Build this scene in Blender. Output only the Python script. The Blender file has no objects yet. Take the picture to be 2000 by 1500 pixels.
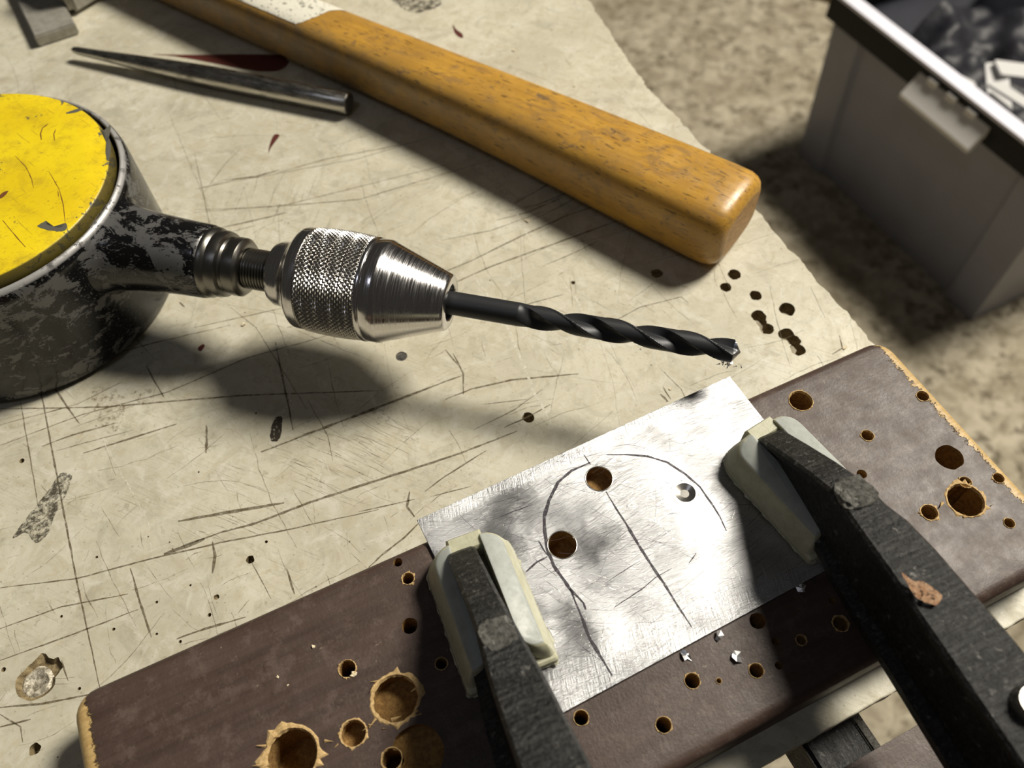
import bpy, bmesh, math, random
import numpy as np
from mathutils import Vector, Matrix, noise as mn

S = 0.001                      # everything below is written in millimetres
rng = random.Random(7)
scene = bpy.context.scene
C = scene.collection

# ------------------------------------------------------------------ camera
F_PX, CAM_H = 1617.0, 243.0
TILT, ROLL = math.radians(34.01), math.atan2(50, 1090)
_R0 = Vector((1, 0, 0)); _U0 = Vector((0, math.cos(TILT), math.sin(TILT)))
FWD = Vector((0, math.sin(TILT), -math.cos(TILT)))
RIGHT = math.cos(ROLL) * _R0 - math.sin(ROLL) * _U0
UP = math.sin(ROLL) * _R0 + math.cos(ROLL) * _U0
cam_data = bpy.data.cameras.new('camera')
cam = bpy.data.objects.new('camera', cam_data); C.objects.link(cam)
cam_data.sensor_width = 36.0
cam_data.lens = 36.0 * F_PX / 2000
cam_data.clip_start = 0.01; cam_data.clip_end = 50
m = Matrix((RIGHT, UP, -FWD)).transposed().to_4x4()
m.translation = Vector((0, 0, CAM_H * S))
cam.matrix_world = m
cam_data.dof.use_dof = True
cam_data.dof.focus_distance = 0.245
cam_data.dof.aperture_fstop = cam_data.lens / 2.2
scene.camera = cam


def P(px, py, z=0.0):
    """point of the bench world (mm) at height z that the 2000x1500 photograph shows at px, py"""
    v = FWD + (px - 1000) / F_PX * RIGHT - (py - 750) / F_PX * UP
    s = (CAM_H - z) / -v.z
    return Vector((v.x * s, v.y * s, z))


# ------------------------------------------------------------------ light
world = bpy.data.worlds.new('world'); scene.world = world
world.use_nodes = True
bg = world.node_tree.nodes['Background']
bg.inputs[0].default_value = (1.0, 0.93, 0.82, 1); bg.inputs[1].default_value = 0.036


def area(name, pos, target, size, power, col, shape='DISK', size_y=None):
    d = bpy.data.lights.new(name, 'AREA'); d.shape = shape; d.size = size * S
    if size_y: d.size_y = size_y * S
    d.energy = power; d.color = col
    o = bpy.data.objects.new(name, d); C.objects.link(o)
    o.location = Vector(pos) * S
    o.rotation_euler = (Vector(target) - Vector(pos)).to_track_quat('-Z', 'Y').to_euler()
    return o


KEY = Vector((.56, .33, .77)).normalized()
area('work_lamp', Vector((20, 160, 0)) + KEY * 2500, (20, 160, 0), 700, 96, (1.0, 0.94, 0.82))
area('cool_glint_fill', (-500, -300, 1500), (0, 150, 0), 260, .9, (0.80, 0.84, 1.0))  # weak cool source added for lavender glints on the chuck

vs = scene.view_settings
vs.view_transform = 'Standard'; vs.look = 'None'; vs.gamma = 1; vs.use_curve_mapping = False
vs.exposure = 0.0


# ------------------------------------------------------------------ node helpers
class G:
    def __init__(s, name):
        s.m = bpy.data.materials.new(name); s.m.use_nodes = True
        s.t = s.m.node_tree; s.n = s.t.nodes; s.l = s.t.links
        s.b = s.n['Principled BSDF']; s.out = s.n['Material Output']
        tc = s.n.new('ShaderNodeTexCoord'); mp = s.n.new('ShaderNodeMapping')
        mp.inputs['Scale'].default_value = (1000, 1000, 1000)
        s.l.new(tc.outputs['Object'], mp.inputs[0]); s.co = mp.outputs[0]

    def put(s, sock, v):
        if hasattr(v, 'is_output'): s.l.new(v, sock)
        elif isinstance(v, (tuple, list)): sock.default_value = tuple(v) + ((1,) if len(v) == 3 and sock.type == 'RGBA' else ())
        else: sock.default_value = v

    def vec(s, scale=(1, 1, 1), rot=0, loc=(0, 0, 0), src=None):
        mp = s.n.new('ShaderNodeMapping'); mp.inputs['Scale'].default_value = scale
        mp.inputs['Location'].default_value = loc
        if rot:
            m0 = s.n.new('ShaderNodeMapping'); m0.inputs['Rotation'].default_value = (0, 0, rot)
            s.l.new(src or s.co, m0.inputs[0]); s.l.new(m0.outputs[0], mp.inputs[0])
        else: s.l.new(src or s.co, mp.inputs[0])
        return mp.outputs[0]

    def noise(s, size, detail=4, rough=.5, vec=None, dist=0):
        n = s.n.new('ShaderNodeTexNoise'); n.inputs['Scale'].default_value = 1.0 / size
        n.inputs['Detail'].default_value = detail; n.inputs['Roughness'].default_value = rough
        n.inputs['Distortion'].default_value = dist
        s.l.new(vec or s.co, n.inputs['Vector']); return n.outputs['Fac']

    def vor(s, size, vec=None, feat='F1'):
        n = s.n.new('ShaderNodeTexVoronoi'); n.feature = feat; n.inputs['Scale'].default_value = 1.0 / size
        s.l.new(vec or s.co, n.inputs['Vector']); return n.outputs['Distance']

    def ramp(s, f, lo, hi, a=0.0, b=1.0):
        n = s.n.new('ShaderNodeMapRange'); n.clamp = True
        s.put(n.inputs[0], f); n.inputs[1].default_value = lo; n.inputs[2].default_value = hi
        n.inputs[3].default_value = a; n.inputs[4].default_value = b; return n.outputs[0]

    def mix(s, f, a, b, mode='MIX'):
        n = s.n.new('ShaderNodeMix'); n.data_type = 'RGBA'; n.blend_type = mode
        s.put(n.inputs[0], f); s.put(n.inputs[6], a); s.put(n.inputs[7], b); return n.outputs[2]

    def math(s, op, a, b=0.0):
        n = s.n.new('ShaderNodeMath'); n.operation = op
        s.put(n.inputs[0], a); s.put(n.inputs[1], b); return n.outputs[0]

    def xyz(s, src=None):
        n = s.n.new('ShaderNodeSeparateXYZ'); s.l.new(src or s.co, n.inputs[0]); return n.outputs

    def bump(s, h, dist=0.1, strength=1.0, prev=None):
        n = s.n.new('ShaderNodeBump'); n.inputs['Distance'].default_value = dist * S
        n.inputs['Strength'].default_value = strength
        s.put(n.inputs['Height'], h)
        if prev is not None: s.l.new(prev, n.inputs['Normal'])
        return n.outputs[0]

    def set(s, **k):
        names = dict(col='Base Color', rough='Roughness', metal='Metallic', nrm='Normal', spec='Specular IOR Level',
                     trans='Transmission Weight', sss='Subsurface Weight', alpha='Alpha', coat='Coat Weight',
                     aniso='Anisotropic', ior='IOR', crough='Coat Roughness')
        for a, v in k.items(): s.put(s.b.inputs[names[a]], v)
        return s.m


# ------------------------------------------------------------------ mesh helpers
def link(name, me, parent=None):
    o = bpy.data.objects.new(name, me); C.objects.link(o)
    if parent: o.parent = parent
    return o


def mk(name, V, Fc, mats, parent=None, smooth=True, mi=None, sharp=None):
    me = bpy.data.meshes.new(name)
    me.from_pydata([(v[0] * S, v[1] * S, v[2] * S) for v in V], [], Fc)
    for m_ in (mats if isinstance(mats, list) else [mats]): me.materials.append(m_)
    if mi: me.polygons.foreach_set('material_index', mi)
    me.polygons.foreach_set('use_smooth', [smooth] * len(me.polygons))
    if smooth and sharp: me.set_sharp_from_angle(angle=math.radians(sharp))
    me.update()
    return link(name, me, parent)


def bm_obj(name, bm, mats, parent=None, smooth=True, sharp=35):
    bmesh.ops.recalc_face_normals(bm, faces=bm.faces)
    me = bpy.data.meshes.new(name)
    for v in bm.verts: v.co *= S
    bm.to_mesh(me); bm.free()
    for m_ in (mats if isinstance(mats, list) else [mats]): me.materials.append(m_)
    me.polygons.foreach_set('use_smooth', [smooth] * len(me.polygons))
    if smooth and sharp: me.set_sharp_from_angle(angle=math.radians(sharp))
    return link(name, me, parent)


def empty(name, loc=(0, 0, 0), rz=0, **k):
    o = bpy.data.objects.new(name, None); C.objects.link(o); o.empty_display_size = .01
    o.location = Vector(loc) * S; o.rotation_euler = (0, 0, rz)
    for a, b in k.items(): o[a] = b
    return o


def tag(o, **k):
    for a, b in k.items(): o[a] = b
    return o


def lathe(profile, n=96, axis='Z', close=True, centre=(0, 0, 0), wob=0.0):
    """profile: list of (radius, height) along the axis"""
    V, Fc = [], []
    k = len(profile)
    for j, (r, h) in enumerate(profile):
        for i in range(n):
            a = 2 * math.pi * i / n
            rr = r * (1 + wob * mn.noise(Vector((math.cos(a) * 2, math.sin(a) * 2, h * .1))))
            x, y = rr * math.cos(a), rr * math.sin(a)
            p = (x, y, h) if axis == 'Z' else (h, x, y)
            V.append((p[0] + centre[0], p[1] + centre[1], p[2] + centre[2]))
    for j in range(k - 1):
        for i in range(n):
            i2 = (i + 1) % n
            Fc.append((j * n + i, j * n + i2, (j + 1) * n + i2, (j + 1) * n + i))
    if close:
        Fc.append(tuple(range(n - 1, -1, -1))); Fc.append(tuple((k - 1) * n + i for i in range(n)))
    return V, Fc


def loft(sections, cap=True):
    V, Fc = [], []; n = len(sections[0])
    for s_ in sections: V += [tuple(p) for p in s_]
    for j in range(len(sections) - 1):
        for i in range(n):
            i2 = (i + 1) % n
            Fc.append((j * n + i, j * n + i2, (j + 1) * n + i2, (j + 1) * n + i))
    if cap:
        Fc.append(tuple(range(n - 1, -1, -1))); Fc.append(tuple((len(sections) - 1) * n + i for i in range(n)))
    return V, Fc


def prism(poly, z0, z1, inset_top=0.0, bevel=0.0):
    """solid from a closed 2D outline, walls leaning in by inset_top and the top edge rounded by bevel"""
    n = len(poly)
    c = Vector((sum(p[0] for p in poly) / n, sum(p[1] for p in poly) / n))

    def off(d):
        out = []
        for i in range(n):
            a, b, q = Vector(poly[i - 1][:2]), Vector(poly[i][:2]), Vector(poly[(i + 1) % n][:2])
            e1 = (b - a).normalized(); e2 = (q - b).normalized()
            nn = Vector((-(e1.y + e2.y), e1.x + e2.x))
            if nn.length < 1e-6: nn = Vector((-e1.y, e1.x))
            nn.normalize()
            out.append(b + nn * d)
        return out
    area2 = sum(poly[i - 1][0] * poly[i][1] - poly[i][0] * poly[i - 1][1] for i in range(n))
    sg = 1 if area2 > 0 else -1
    rings = [(0, z0), (inset_top * (1 if not bevel else (z1 - bevel - z0) / (z1 - z0)), z1 - bevel)]
    if bevel:
        for t in (.3, .6, .85, 1):
            a = t * math.pi / 2
            rings.append((inset_top + bevel * (1 - math.cos(a)), z1 - bevel + bevel * math.sin(a)))
    return loft([[(p.x, p.y, z) for p in off(sg * d)] for d, z in rings])


def rprism(x0, y0, x1, y1, rs, levels, n_=6):
    return loft([[(x, y, z) for x, y in rrect(x0 + d, y0 + d, x1 - d, y1 - d, 1, n_, [max(r - d, .25) for r in rs])] for z, d in levels])


def boolean(o, cutters, use_self=True):
    """cut a list of (V, F) solids out of object o, cut faces take material slot 1"""
    V, Fc = [], []
    for v, f in cutters:
        b = len(V); V += v; Fc += [tuple(b + i for i in q) for q in f]
    c = mk('cut', V, Fc, list(o.data.materials), smooth=False); c.parent = o.parent
    bm = bmesh.new(); bm.from_mesh(c.data); bmesh.ops.recalc_face_normals(bm, faces=bm.faces)
    for f in bm.faces: f.material_index = 1
    bm.to_mesh(c.data); bm.free()
    md = o.modifiers.new('b', 'BOOLEAN'); md.operation = 'DIFFERENCE'; md.object = c
    md.solver = 'EXACT'; md.use_self = use_self
    bpy.context.view_layer.update()
    dg = bpy.context.evaluated_depsgraph_get()
    me = bpy.data.meshes.new_from_object(o.evaluated_get(dg))
    o.modifiers.clear(); old = o.data; o.data = me; me.name = old.name
    bpy.data.objects.remove(c); bpy.data.meshes.remove(old)


def hole(p, r, z0, z1, seed=0, r2=None, n=22, rough=.08, sx=1.0):
    r2 = r if r2 is None else r2
    sec = []
    for z, rr in ((z0, r2), (z1, r)):
        sec.append([(p[0] + rr * sx * (1 + rough * mn.noise(Vector((math.cos(6.283 * i / n) * 1.7 + seed, math.sin(6.283 * i / n) * 1.7, seed)))) * math.cos(6.283 * i / n),
                     p[1] + rr * (1 + rough * mn.noise(Vector((math.cos(6.283 * i / n) * 1.7 + seed + 9, math.sin(6.283 * i / n) * 1.7, seed)))) * math.sin(6.283 * i / n), z) for i in range(n)])
    return loft(sec)


WID = .85


def ribbons(name, lines, mat, parent, z, toworld=None, stuff=True, jit=.15):
    """thin worn lines lying on a surface; each line is (points, width mm)"""
    V, Fc = [], []
    for li, (pts, w) in enumerate(lines):
        q = [Vector((p[0], p[1])) for p in pts]
        dense = [q[0]]
        for a, b in zip(q[:-1], q[1:]):
            k = max(2, int((b - a).length / 1.5))
            for t in range(1, k + 1): dense.append(a.lerp(b, t / k))
        n = len(dense); base = len(V)
        for i, p in enumerate(dense):
            d = (dense[min(i + 1, n - 1)] - dense[max(i - 1, 0)]).normalized(); nn = Vector((-d.y, d.x))
            t = i / (n - 1)
            ww = w * WID * (.25 + .75 * math.sin(math.pi * min(max(t, .02), .98)) ** .5) * (.75 + .6 * (mn.noise(Vector((i * .6, li * 3.1, 0))) + .3)) * .5
            off = nn * jit * mn.noise(Vector((i * .35, li * 7.7, 5)))
            for sgn in (-1, 1):
                r = p + off + nn * ww * sgn; V.append((r.x, r.y, z))
        for i in range(n - 1):
            a = base + 2 * i; Fc.append((a, a + 1, a + 3, a + 2))
    o = mk(name, V, Fc, mat, parent, smooth=False)
    if stuff: o['kind'] = 'stuff'
    return o


def px_lines(L, z, inv=None):
    out = []
    for pts, w in L:
        q = [P(x, y, z) for x, y in pts]
        if inv is not None: q = [inv @ v for v in q]
        out.append((q, w))
    return out


# ------------------------------------------------------------------ materials
g = G('cream_painted_board')
big = g.noise(45, 5, .6); mid = g.noise(9, 6, .65, dist=1.0); fine = g.noise(1.6, 6, .7)
col = g.mix(g.ramp(big, .38, .62), (.62, .585, .465), (.51, .475, .37))
col = g.mix(g.ramp(mid, .47, .66, 0, .55), col, (.42, .375, .26))
col = g.mix(g.ramp(g.noise(22, 6, .7, dist=2), .52, .66, 0, .55), col, (.36, .335, .255))
col = g.mix(g.ramp(g.noise(7, 7, .75, g.vec(loc=(20, 4, 0)), 2.5), .54, .68, 0, .5), col, (.47, .40, .26))
col = g.mix(g.ramp(g.noise(14, 6, .7, g.vec(loc=(200, 40, 0)), 1.5), .53, .66, 0, .5), col, (.70, .67, .58))
col = g.mix(g.ramp(g.noise(2.6, 5, .7, g.vec(loc=(9, 4, 0)), 1), .60, .68, 0, .45), col, (.25, .21, .13))
# brushed scuff fields
s1 = g.noise(1.0, 4, .7, g.vec((.05, 2.6, 1), rot=.45)); s2 = g.noise(1.0, 4, .7, g.vec((.04, 2.3, 1), rot=-.25))
fld = g.ramp(g.noise(34, 3, .5, g.vec(loc=(30, 90, 0))), .49, .60)
col = g.mix(g.math('MULTIPLY', g.ramp(s1, .54, .66, 0, .5), fld), col, (.25, .215, .14))
col = g.mix(g.ramp(s2, .60, .70, 0, .3), col, (.27, .235, .15))
# pin-prick specks
v = g.vor(7.5, g.vec((1, 1, .01))); col = g.mix(g.ramp(g.math('ADD', v, g.math('MULTIPLY', g.noise(4), .12)), .085, .105, .85, 0), col, (.07, .05, .025))
v = g.vor(3.1, g.vec((1, 1, .01), loc=(3, 8, 0))); col = g.mix(g.ramp(v, .06, .11, .4, 0), col, (.15, .12, .07))
col = g.mix(g.ramp(fine, .60, .75, 0, .3), col, (.30, .26, .17))
b = g.bump(mid, .25, .5); b = g.bump(fine, .06, .5, b); b = g.bump(s2, .05, .3, b)
M_bench = g.set(col=col, rough=g.ramp(mid, .3, .7, .38, .6), nrm=b, spec=.4)

g = G('bare_board_core')
col = g.mix(g.ramp(g.noise(2, 5, .7), .4, .65), (.30, .23, .12), (.10, .07, .03))
M_core = g.set(col=col, rough=.85, nrm=g.bump(g.noise(.8, 4), .3))

g = G('scratch_groove_dirt')
M_scr = g.set(col=(.115, .085, .042), rough=.9, alpha=g.ramp(g.noise(2.2, 6, .75), .34, .62, .2, .85))
g = G('fine_scratch_dirt')
M_scr2 = g.set(col=(.17, .135, .08), rough=.9, alpha=g.ramp(g.noise(2.5, 5, .7), .36, .62, .05, .55))
g = G('pale_scratch')
M_scrw = g.set(col=(.80, .76, .64), rough=.6, alpha=g.ramp(g.noise(1.2, 5, .7), .38, .6, 0, .8))
g = G('dark_red_paint_stain')
M_red = g.set(col=(.085, .012, .006), rough=.7, alpha=g.ramp(g.noise(.7, 5, .7), .22, .34))
g = G('grey_scuff_dirt')
M_scuff = g.set(col=(.05, .04, .025), rough=.9, alpha=g.ramp(g.noise(2.6, 9, .82, g.vec((1, .7, 1), rot=.9)), .45, .56, 0, .8))

g = G('black_mark'); M_bmk = g.set(col=(.03, .022, .012), rough=.8, alpha=g.ramp(g.noise(1.2, 6, .75), .38, .46))
g = G('brown_stain'); M_stain = g.set(col=(.16, .10, .035), rough=.8, alpha=g.ramp(g.noise(2.2, 8, .8), .50, .64, 0, .6))
g = G('brown_painted_wood')
grain = g.noise(3, 6, .65, g.vec((.06, 1, 1))); gr2 = g.noise(1.2, 5, .7, g.vec((.04, 1, 1)))
col = g.mix(g.ramp(grain, .35, .65), (.052, .031, .023), (.080, .051, .040))
col = g.mix(g.ramp(g.noise(7, 9, .8), .51, .62, 0, .5), col, (.14, .10, .082))
col = g.mix(g.ramp(g.noise(4, 6, .75), .60, .66, 0, .35), col, (.025, .015, .012))
col = g.mix(g.ramp(g.noise(1.3, 6, .75, g.vec((.5, 1, 1))), .66, .70, 0, .6), col, (.34, .27, .20))
X, Y, Z = g.xyz()
ns = g.noise(1.6, 6, .75, g.vec((.8, 1, 1)))
# worn ends: bare wood where the paint has broken away (beam runs x 0..265, y 0..83)
nb = g.noise(16, 5, .7)
ew = g.math('ADD', g.math('ADD', X, g.math('MULTIPLY', ns, -7.0)), g.math('MULTIPLY', nb, -4.0))
endl = g.ramp(ew, -1.5, -1.0, 1, 0)
ew2 = g.math('ADD', g.math('ADD', g.math('SUBTRACT', 264.5, X), g.math('MULTIPLY', ns, -8.5)), g.math('MULTIPLY', nb, -5.0))
endr = g.ramp(ew2, -4.6, -4.2, 1, 0)
ends = g.math('MAXIMUM', endl, endr)
wood = g.mix(g.ramp(gr2, .35, .65), (.60, .42, .18), (.42, .27, .10))
col = g.mix(ends, col, wood)
b = g.bump(grain, .10, .6); b = g.bump(g.noise(1, 4, .65, g.vec((.28, .03, 1))), .10, .7, b); b = g.bump(gr2, .05, .6, b); b = g.bump(g.noise(.9, 5, .7), .16, .6, b); b = g.bump(g.math('MULTIPLY', ends, -1.0), .3, 1, b)
M_brown = g.set(col=col, rough=g.ramp(g.noise(6, 6, .7), .3, .7, .40, .58), nrm=b, spec=.5)

g = G('raw_bored_wood')
col = g.mix(g.ramp(g.noise(1.5, 5, .7), .35, .65), (.42, .25, .075), (.20, .10, .028))
M_raw = g.set(col=col, rough=.75, nrm=g.bump(g.noise(.7, 5, .7), .5))
g = G('splintered_wood')
col = g.mix(g.ramp(g.noise(.6, 4, .7), .35, .65), (.66, .47, .22), (.40, .25, .10))
M_spl = g.set(col=col, rough=.8)

g = G('amber_varnished_wood')
grain = g.noise(2.2, 6, .65, g.vec((.05, 1, 1))); pore = g.noise(.9, 3, .5, g.vec((.16, 1, 1)))
col = g.mix(g.ramp(grain, .35, .7), (.56, .31, .050), (.42, .215, .036))
col = g.mix(g.ramp(g.noise(10, 6, .7, g.vec((.5, 1, 1)), 1.5), .52, .62, 0, .55), col, (.22, .135, .065))
col = g.mix(g.ramp(g.noise(5, 6, .75, g.vec((.6, 1, 1), loc=(11, 3, 0)), 1), .595, .64, 0, .8), col, (.13, .09, .06))
col = g.mix(g.ramp(g.noise(25, 4, .6), .42, .60, 0, .45), col, (.33, .18, .04))
col = g.mix(g.ramp(pore, .62, .67, 0, .8), col, (.10, .055, .02))
X, Y, Z = g.xyz()
dirt = g.math('MULTIPLY', g.ramp(Y, 5, 13), g.ramp(X, 50, 190))
col = g.mix(g.math('MULTIPLY', dirt, g.ramp(g.noise(8, 5, .7), .3, .6, .25, .8)), col, (.17, .125, .07))
b = g.bump(grain, .10, .5); b = g.bump(g.noise(1.0, 5, .7), .07, .6, b)
M_amber = g.set(col=col, rough=g.ramp(g.noise(6, 5, .7), .35, .7, .26, .5), nrm=b, spec=.5)
g = G('end_grain_wood')
col = g.mix(g.ramp(g.noise(1.1, 5, .7, g.vec((1, .3, 1))), .4, .65), (.50, .30, .12), (.27, .15, .055))
M_end = g.set(col=col, rough=.6, nrm=g.bump(g.noise(1, 5, .7), .15))
g = G('chipped_white_label')
X, Y, Z = g.xyz()
M_white = g.set(col=g.mix(g.ramp(g.noise(1.6, 4, .6), .60, .62), (.78, .75, .64), (.06, .05, .035)), rough=.55)

g = G('tool_steel')
col = g.mix(g.ramp(g.noise(3, 7, .7, g.vec((.25, 1, 1))), .48, .68), (.52, .50, .46), (.15, .14, .12))
M_steel = g.set(col=col, metal=1, rough=g.ramp(g.noise(2, 6, .7, g.vec((.2, 1, 1))), .35, .7, .18, .42), nrm=g.bump(g.noise(.8, 4, .6, g.vec((.15, 1, 1))), .03))
g = G('dull_grey_steel')
col = g.mix(g.ramp(g.noise(4, 7, .7), .4, .65), (.42, .40, .35), (.30, .28, .24))
M_dull = g.set(col=col, metal=.35, rough=.5, nrm=g.bump(g.noise(1, 5, .7), .05))
g = G('pale_worn_screw'); M_csk = g.set(col=g.mix(g.ramp(g.noise(1.5, 7, .75), .42, .58), (.74, .68, .54), (.20, .17, .12)), metal=.3, rough=.35, nrm=g.bump(g.noise(.8, 5, .7), .15))
g = G('dark_spindle_steel')
M_dark = g.set(col=(.22, .21, .19), metal=1, rough=.3, nrm=g.bump(g.noise(.5, 4, .7, g.vec((3, .3, .3))), .03))
g = G('polished_chuck_steel')
tn = g.noise(.5, 5, .75, g.vec((1.6, .05, .05)))
M_chrome = g.set(col=(.64, .62, .62), metal=1, rough=g.ramp(tn, .35, .65, .08, .30), nrm=g.bump(tn, .018, .5))
g = G('knurled_steel')
M_knurl = g.set(col=(.46, .44, .41), metal=1, rough=.26)
g = G('chipped_black_paint')
X, Y, Z = g.xyz()
n1 = g.noise(8, 10, .76, g.vec((.8, 1, 1.3)), .5)
up = g.ramp(Z, 0, 50, -.02, .035); low = g.ramp(Z, 3, 14, .05, 0)
f = g.math('ADD', g.math('ADD', n1, up), low)
chip = g.ramp(f, .546, .550)
rad = g.math('SQRT', g.math('ADD', g.math('MULTIPLY', X, X), g.math('MULTIPLY', Y, Y)))
rim = g.math('MULTIPLY', g.ramp(Z, 48.3, 49.0), g.math('MULTIPLY', g.ramp(rad, 51.4, 51.6), g.ramp(rad, 54.5, 54.9, 1, 0)))
rim = g.math('MULTIPLY', rim, g.ramp(g.noise(5, 5, .7), .38, .48, .25, 1))
thin = g.ramp(g.noise(1, 3, .5, g.vec((.4, 1, 2.2), rot=.4)), .63, .66, 0, .6)
chip = g.math('MAXIMUM', g.math('MAXIMUM', chip, rim), thin)
col = g.mix(chip, (.005, .005, .0055), (.135, .133, .132))
col = g.mix(rim, col, (.42, .41, .40))
M_black = g.set(col=col, metal=g.math('MULTIPLY', chip, .4), rough=g.math('MAXIMUM', g.math('MULTIPLY', chip, .42), .16), nrm=g.bump(chip, .05, 1, g.bump(g.noise(2, 4), .04)), spec=.5)
g = G('scratched_yellow_enamel')
X, Y, Z = g.xyz()
rad = g.math('SQRT', g.math('ADD', g.math('MULTIPLY', X, X), g.math('MULTIPLY', Y, Y)))
n = g.noise(5, 9, .75, None, .5)
edge = g.ramp(rad, 45, 50.5, 0, .09)
chip = g.ramp(g.math('ADD', n, edge), .645, .652)
l1 = g.ramp(g.noise(1, 3, .5, g.vec((.07, 1.2, 1), rot=.5)), .66, .69, 0, .4)
l2 = g.ramp(g.noise(1, 3, .5, g.vec((.08, 1.0, 1), rot=-.9, loc=(40, 3, 0)), dist=3), .66, .69, 0, .4)
sm = g.ramp(g.noise(8, 8, .8), .49, .62, 0, .6)
col = g.mix(g.ramp(g.noise(20, 4), .4, .6), (.86, .655, .015), (.78, .57, .012))
col = g.mix(sm, col, (.52, .37, .02)); col = g.mix(g.math('MAXIMUM', l1, l2), col, (.22, .14, .02))
col = g.mix(g.ramp(g.noise(1.8, 6, .8), .60, .65, 0, .6), col, (.28, .18, .02))
side = g.math('MAXIMUM', g.ramp(Z, 52.5, 52.9, 1, 0), 0.0)  # dirty side face of the cover, with its shade painted in
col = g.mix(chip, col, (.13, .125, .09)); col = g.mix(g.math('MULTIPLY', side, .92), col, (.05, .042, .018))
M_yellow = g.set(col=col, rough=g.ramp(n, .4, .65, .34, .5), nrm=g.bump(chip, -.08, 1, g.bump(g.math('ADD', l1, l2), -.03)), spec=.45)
g = G('yellow_chipped_mark'); M_mark = g.set(col=(.12, .115, .09), rough=.5)
g = G('brown_scratch_mark'); M_bmark = g.set(col=(.16, .055, .012), rough=.7)

g = G('blackened_drill_steel')
M_bit = g.set(col=(.030, .031, .034), metal=.35, rough=.46, nrm=g.bump(g.noise(.4, 4, .7), .01), spec=.5)
g = G('ground_edge_steel')
M_bitedge = g.set(col=(.42, .43, .44), metal=1, rough=.3, nrm=g.bump(g.noise(.4, 4, .7), .03))

g = G('scratched_aluminium')
st = [g.noise(1, 5, .75, g.vec((.05, 2.2, 1), rot=r, loc=(r * 31, 7, 0))) for r in (-.18, .12, .5, -.75)]
fld = g.noise(24, 3, .5); fld2 = g.noise(16, 3, .5, g.vec(loc=(50, 9, 0)))
cmb = g.math('ADD', g.math('MULTIPLY', st[0], g.ramp(fld, .35, .6)), g.math('MULTIPLY', st[1], g.ramp(fld, .6, .35)))
X, Y, Z = g.xyz()
edge = g.math('MAXIMUM', g.ramp(Y, 5, 14, 1, 0), g.ramp(Y, 61, 64))
cmb = g.math('ADD', cmb, g.math('MULTIPLY', st[2], g.ramp(fld2, .45, .65, 0, .8)))
cmb = g.math('ADD', cmb, g.math('MULTIPLY', g.noise(1, 4, .8, g.vec((1.2, .12, 1), rot=.3)), g.math('MULTIPLY', edge, 1.2)))
cmb = g.math('ADD', cmb, g.math('MULTIPLY', g.noise(30, 1, .5, g.vec(loc=(3, 14, 0))), 16.0))
hair = g.math('MAXIMUM', g.math('MAXIMUM', g.ramp(st[0], .56, .66), g.ramp(st[3], .62, .68)), g.ramp(st[1], .58, .66, 0, .8))  # dark scratch hairs; their uneven reflection is painted into the colour
col = g.mix(g.math('MULTIPLY', hair, .55), (.45, .45, .46), (.085, .08, .085))
M_alu = g.set(col=col, metal=1, rough=g.ramp(st[1], .3, .7, .24, .36), nrm=g.bump(cmb, .17, 1), aniso=.3)
g = G('scratch_glint'); M_glint = g.set(col=(.95, .93, .90), metal=1, rough=.22, nrm=g.bump(g.noise(.3, 3), .08))
g = G('purple_black_pen'); M_pen = g.set(col=(.030, .022, .032), rough=.6, alpha=g.ramp(g.noise(.9, 5, .7), .28, .55, .4, .9))
g = G('cut_metal'); M_cut = g.set(col=(.75, .72, .66), metal=1, rough=.25)

g = G('milky_plastic_pad')
pn = g.noise(3, 6, .7)
M_pad = g.set(col=g.mix(g.ramp(pn, .4, .7), (.54, .53, .39), (.42, .405, .27)), rough=.45, sss=.35, nrm=g.bump(g.noise(.7, 5, .7), .08))
g.b.inputs['Subsurface Scale'].default_value = .003; g.b.inputs['Subsurface Radius'].default_value = (1, .95, .8)
g = G('milky_plastic_lobe')
pn = g.noise(4, 6, .7)
M_lobe = g.set(col=g.mix(g.ramp(pn, .45, .7), (.42, .44, .41), (.32, .335, .31)), rough=g.ramp(pn, .3, .7, .38, .55), sss=.4, nrm=g.bump(g.noise(.9, 5, .7), .04))
g.b.inputs['Subsurface Scale'].default_value = .004; g.b.inputs['Subsurface Radius'].default_value = (.9, 1, 1)

g = G('black_cast_iron')
X, Y, Z = g.xyz()
c1 = g.noise(1.1, 7, .75); c2 = g.noise(1, 5, .7, g.vec((1.5, .12, 1))); br = g.noise(14, 4, .6)
lum = g.math('ADD', g.math('MULTIPLY', g.ramp(c2, .45, .75), .5), g.math('MULTIPLY', g.ramp(c1, .5, .75), .6))
col = g.mix(lum, (.006, .006, .006), (.10, .098, .094))
col = g.mix(g.ramp(g.noise(3, 6, .75), .60, .66, 0, .6), col, (.22, .215, .20))
b = g.bump(g.noise(1.3, 5, .75), .5, .9); b = g.bump(g.noise(4, 3, .6), .7, .7, b); b = g.bump(c2, .10, .6, b)
M_iron = g.set(col=col, rough=g.ramp(c1, .35, .7, .26, .5), nrm=b, metal=.35, spec=.5)
g = G('bare_cast_iron')
b = g.bump(g.noise(1.8, 6, .8, g.vec((1, 1.8, 1))), 1.0, 1)
M_iron2 = g.set(col=g.mix(g.ramp(g.noise(1.2, 6, .8), .4, .65), (.34, .33, .30), (.05, .05, .045)), rough=.4, metal=.7, nrm=b)
g = G('rust_spot'); M_rust = g.set(col=g.mix(g.ramp(g.noise(1, 5, .7), .4, .6), (.30, .15, .07), (.46, .29, .17)), rough=.7, alpha=g.ramp(g.noise(1.2, 5, .8), .40, .47), nrm=g.bump(g.noise(.7, 5, .7), .3))

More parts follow.
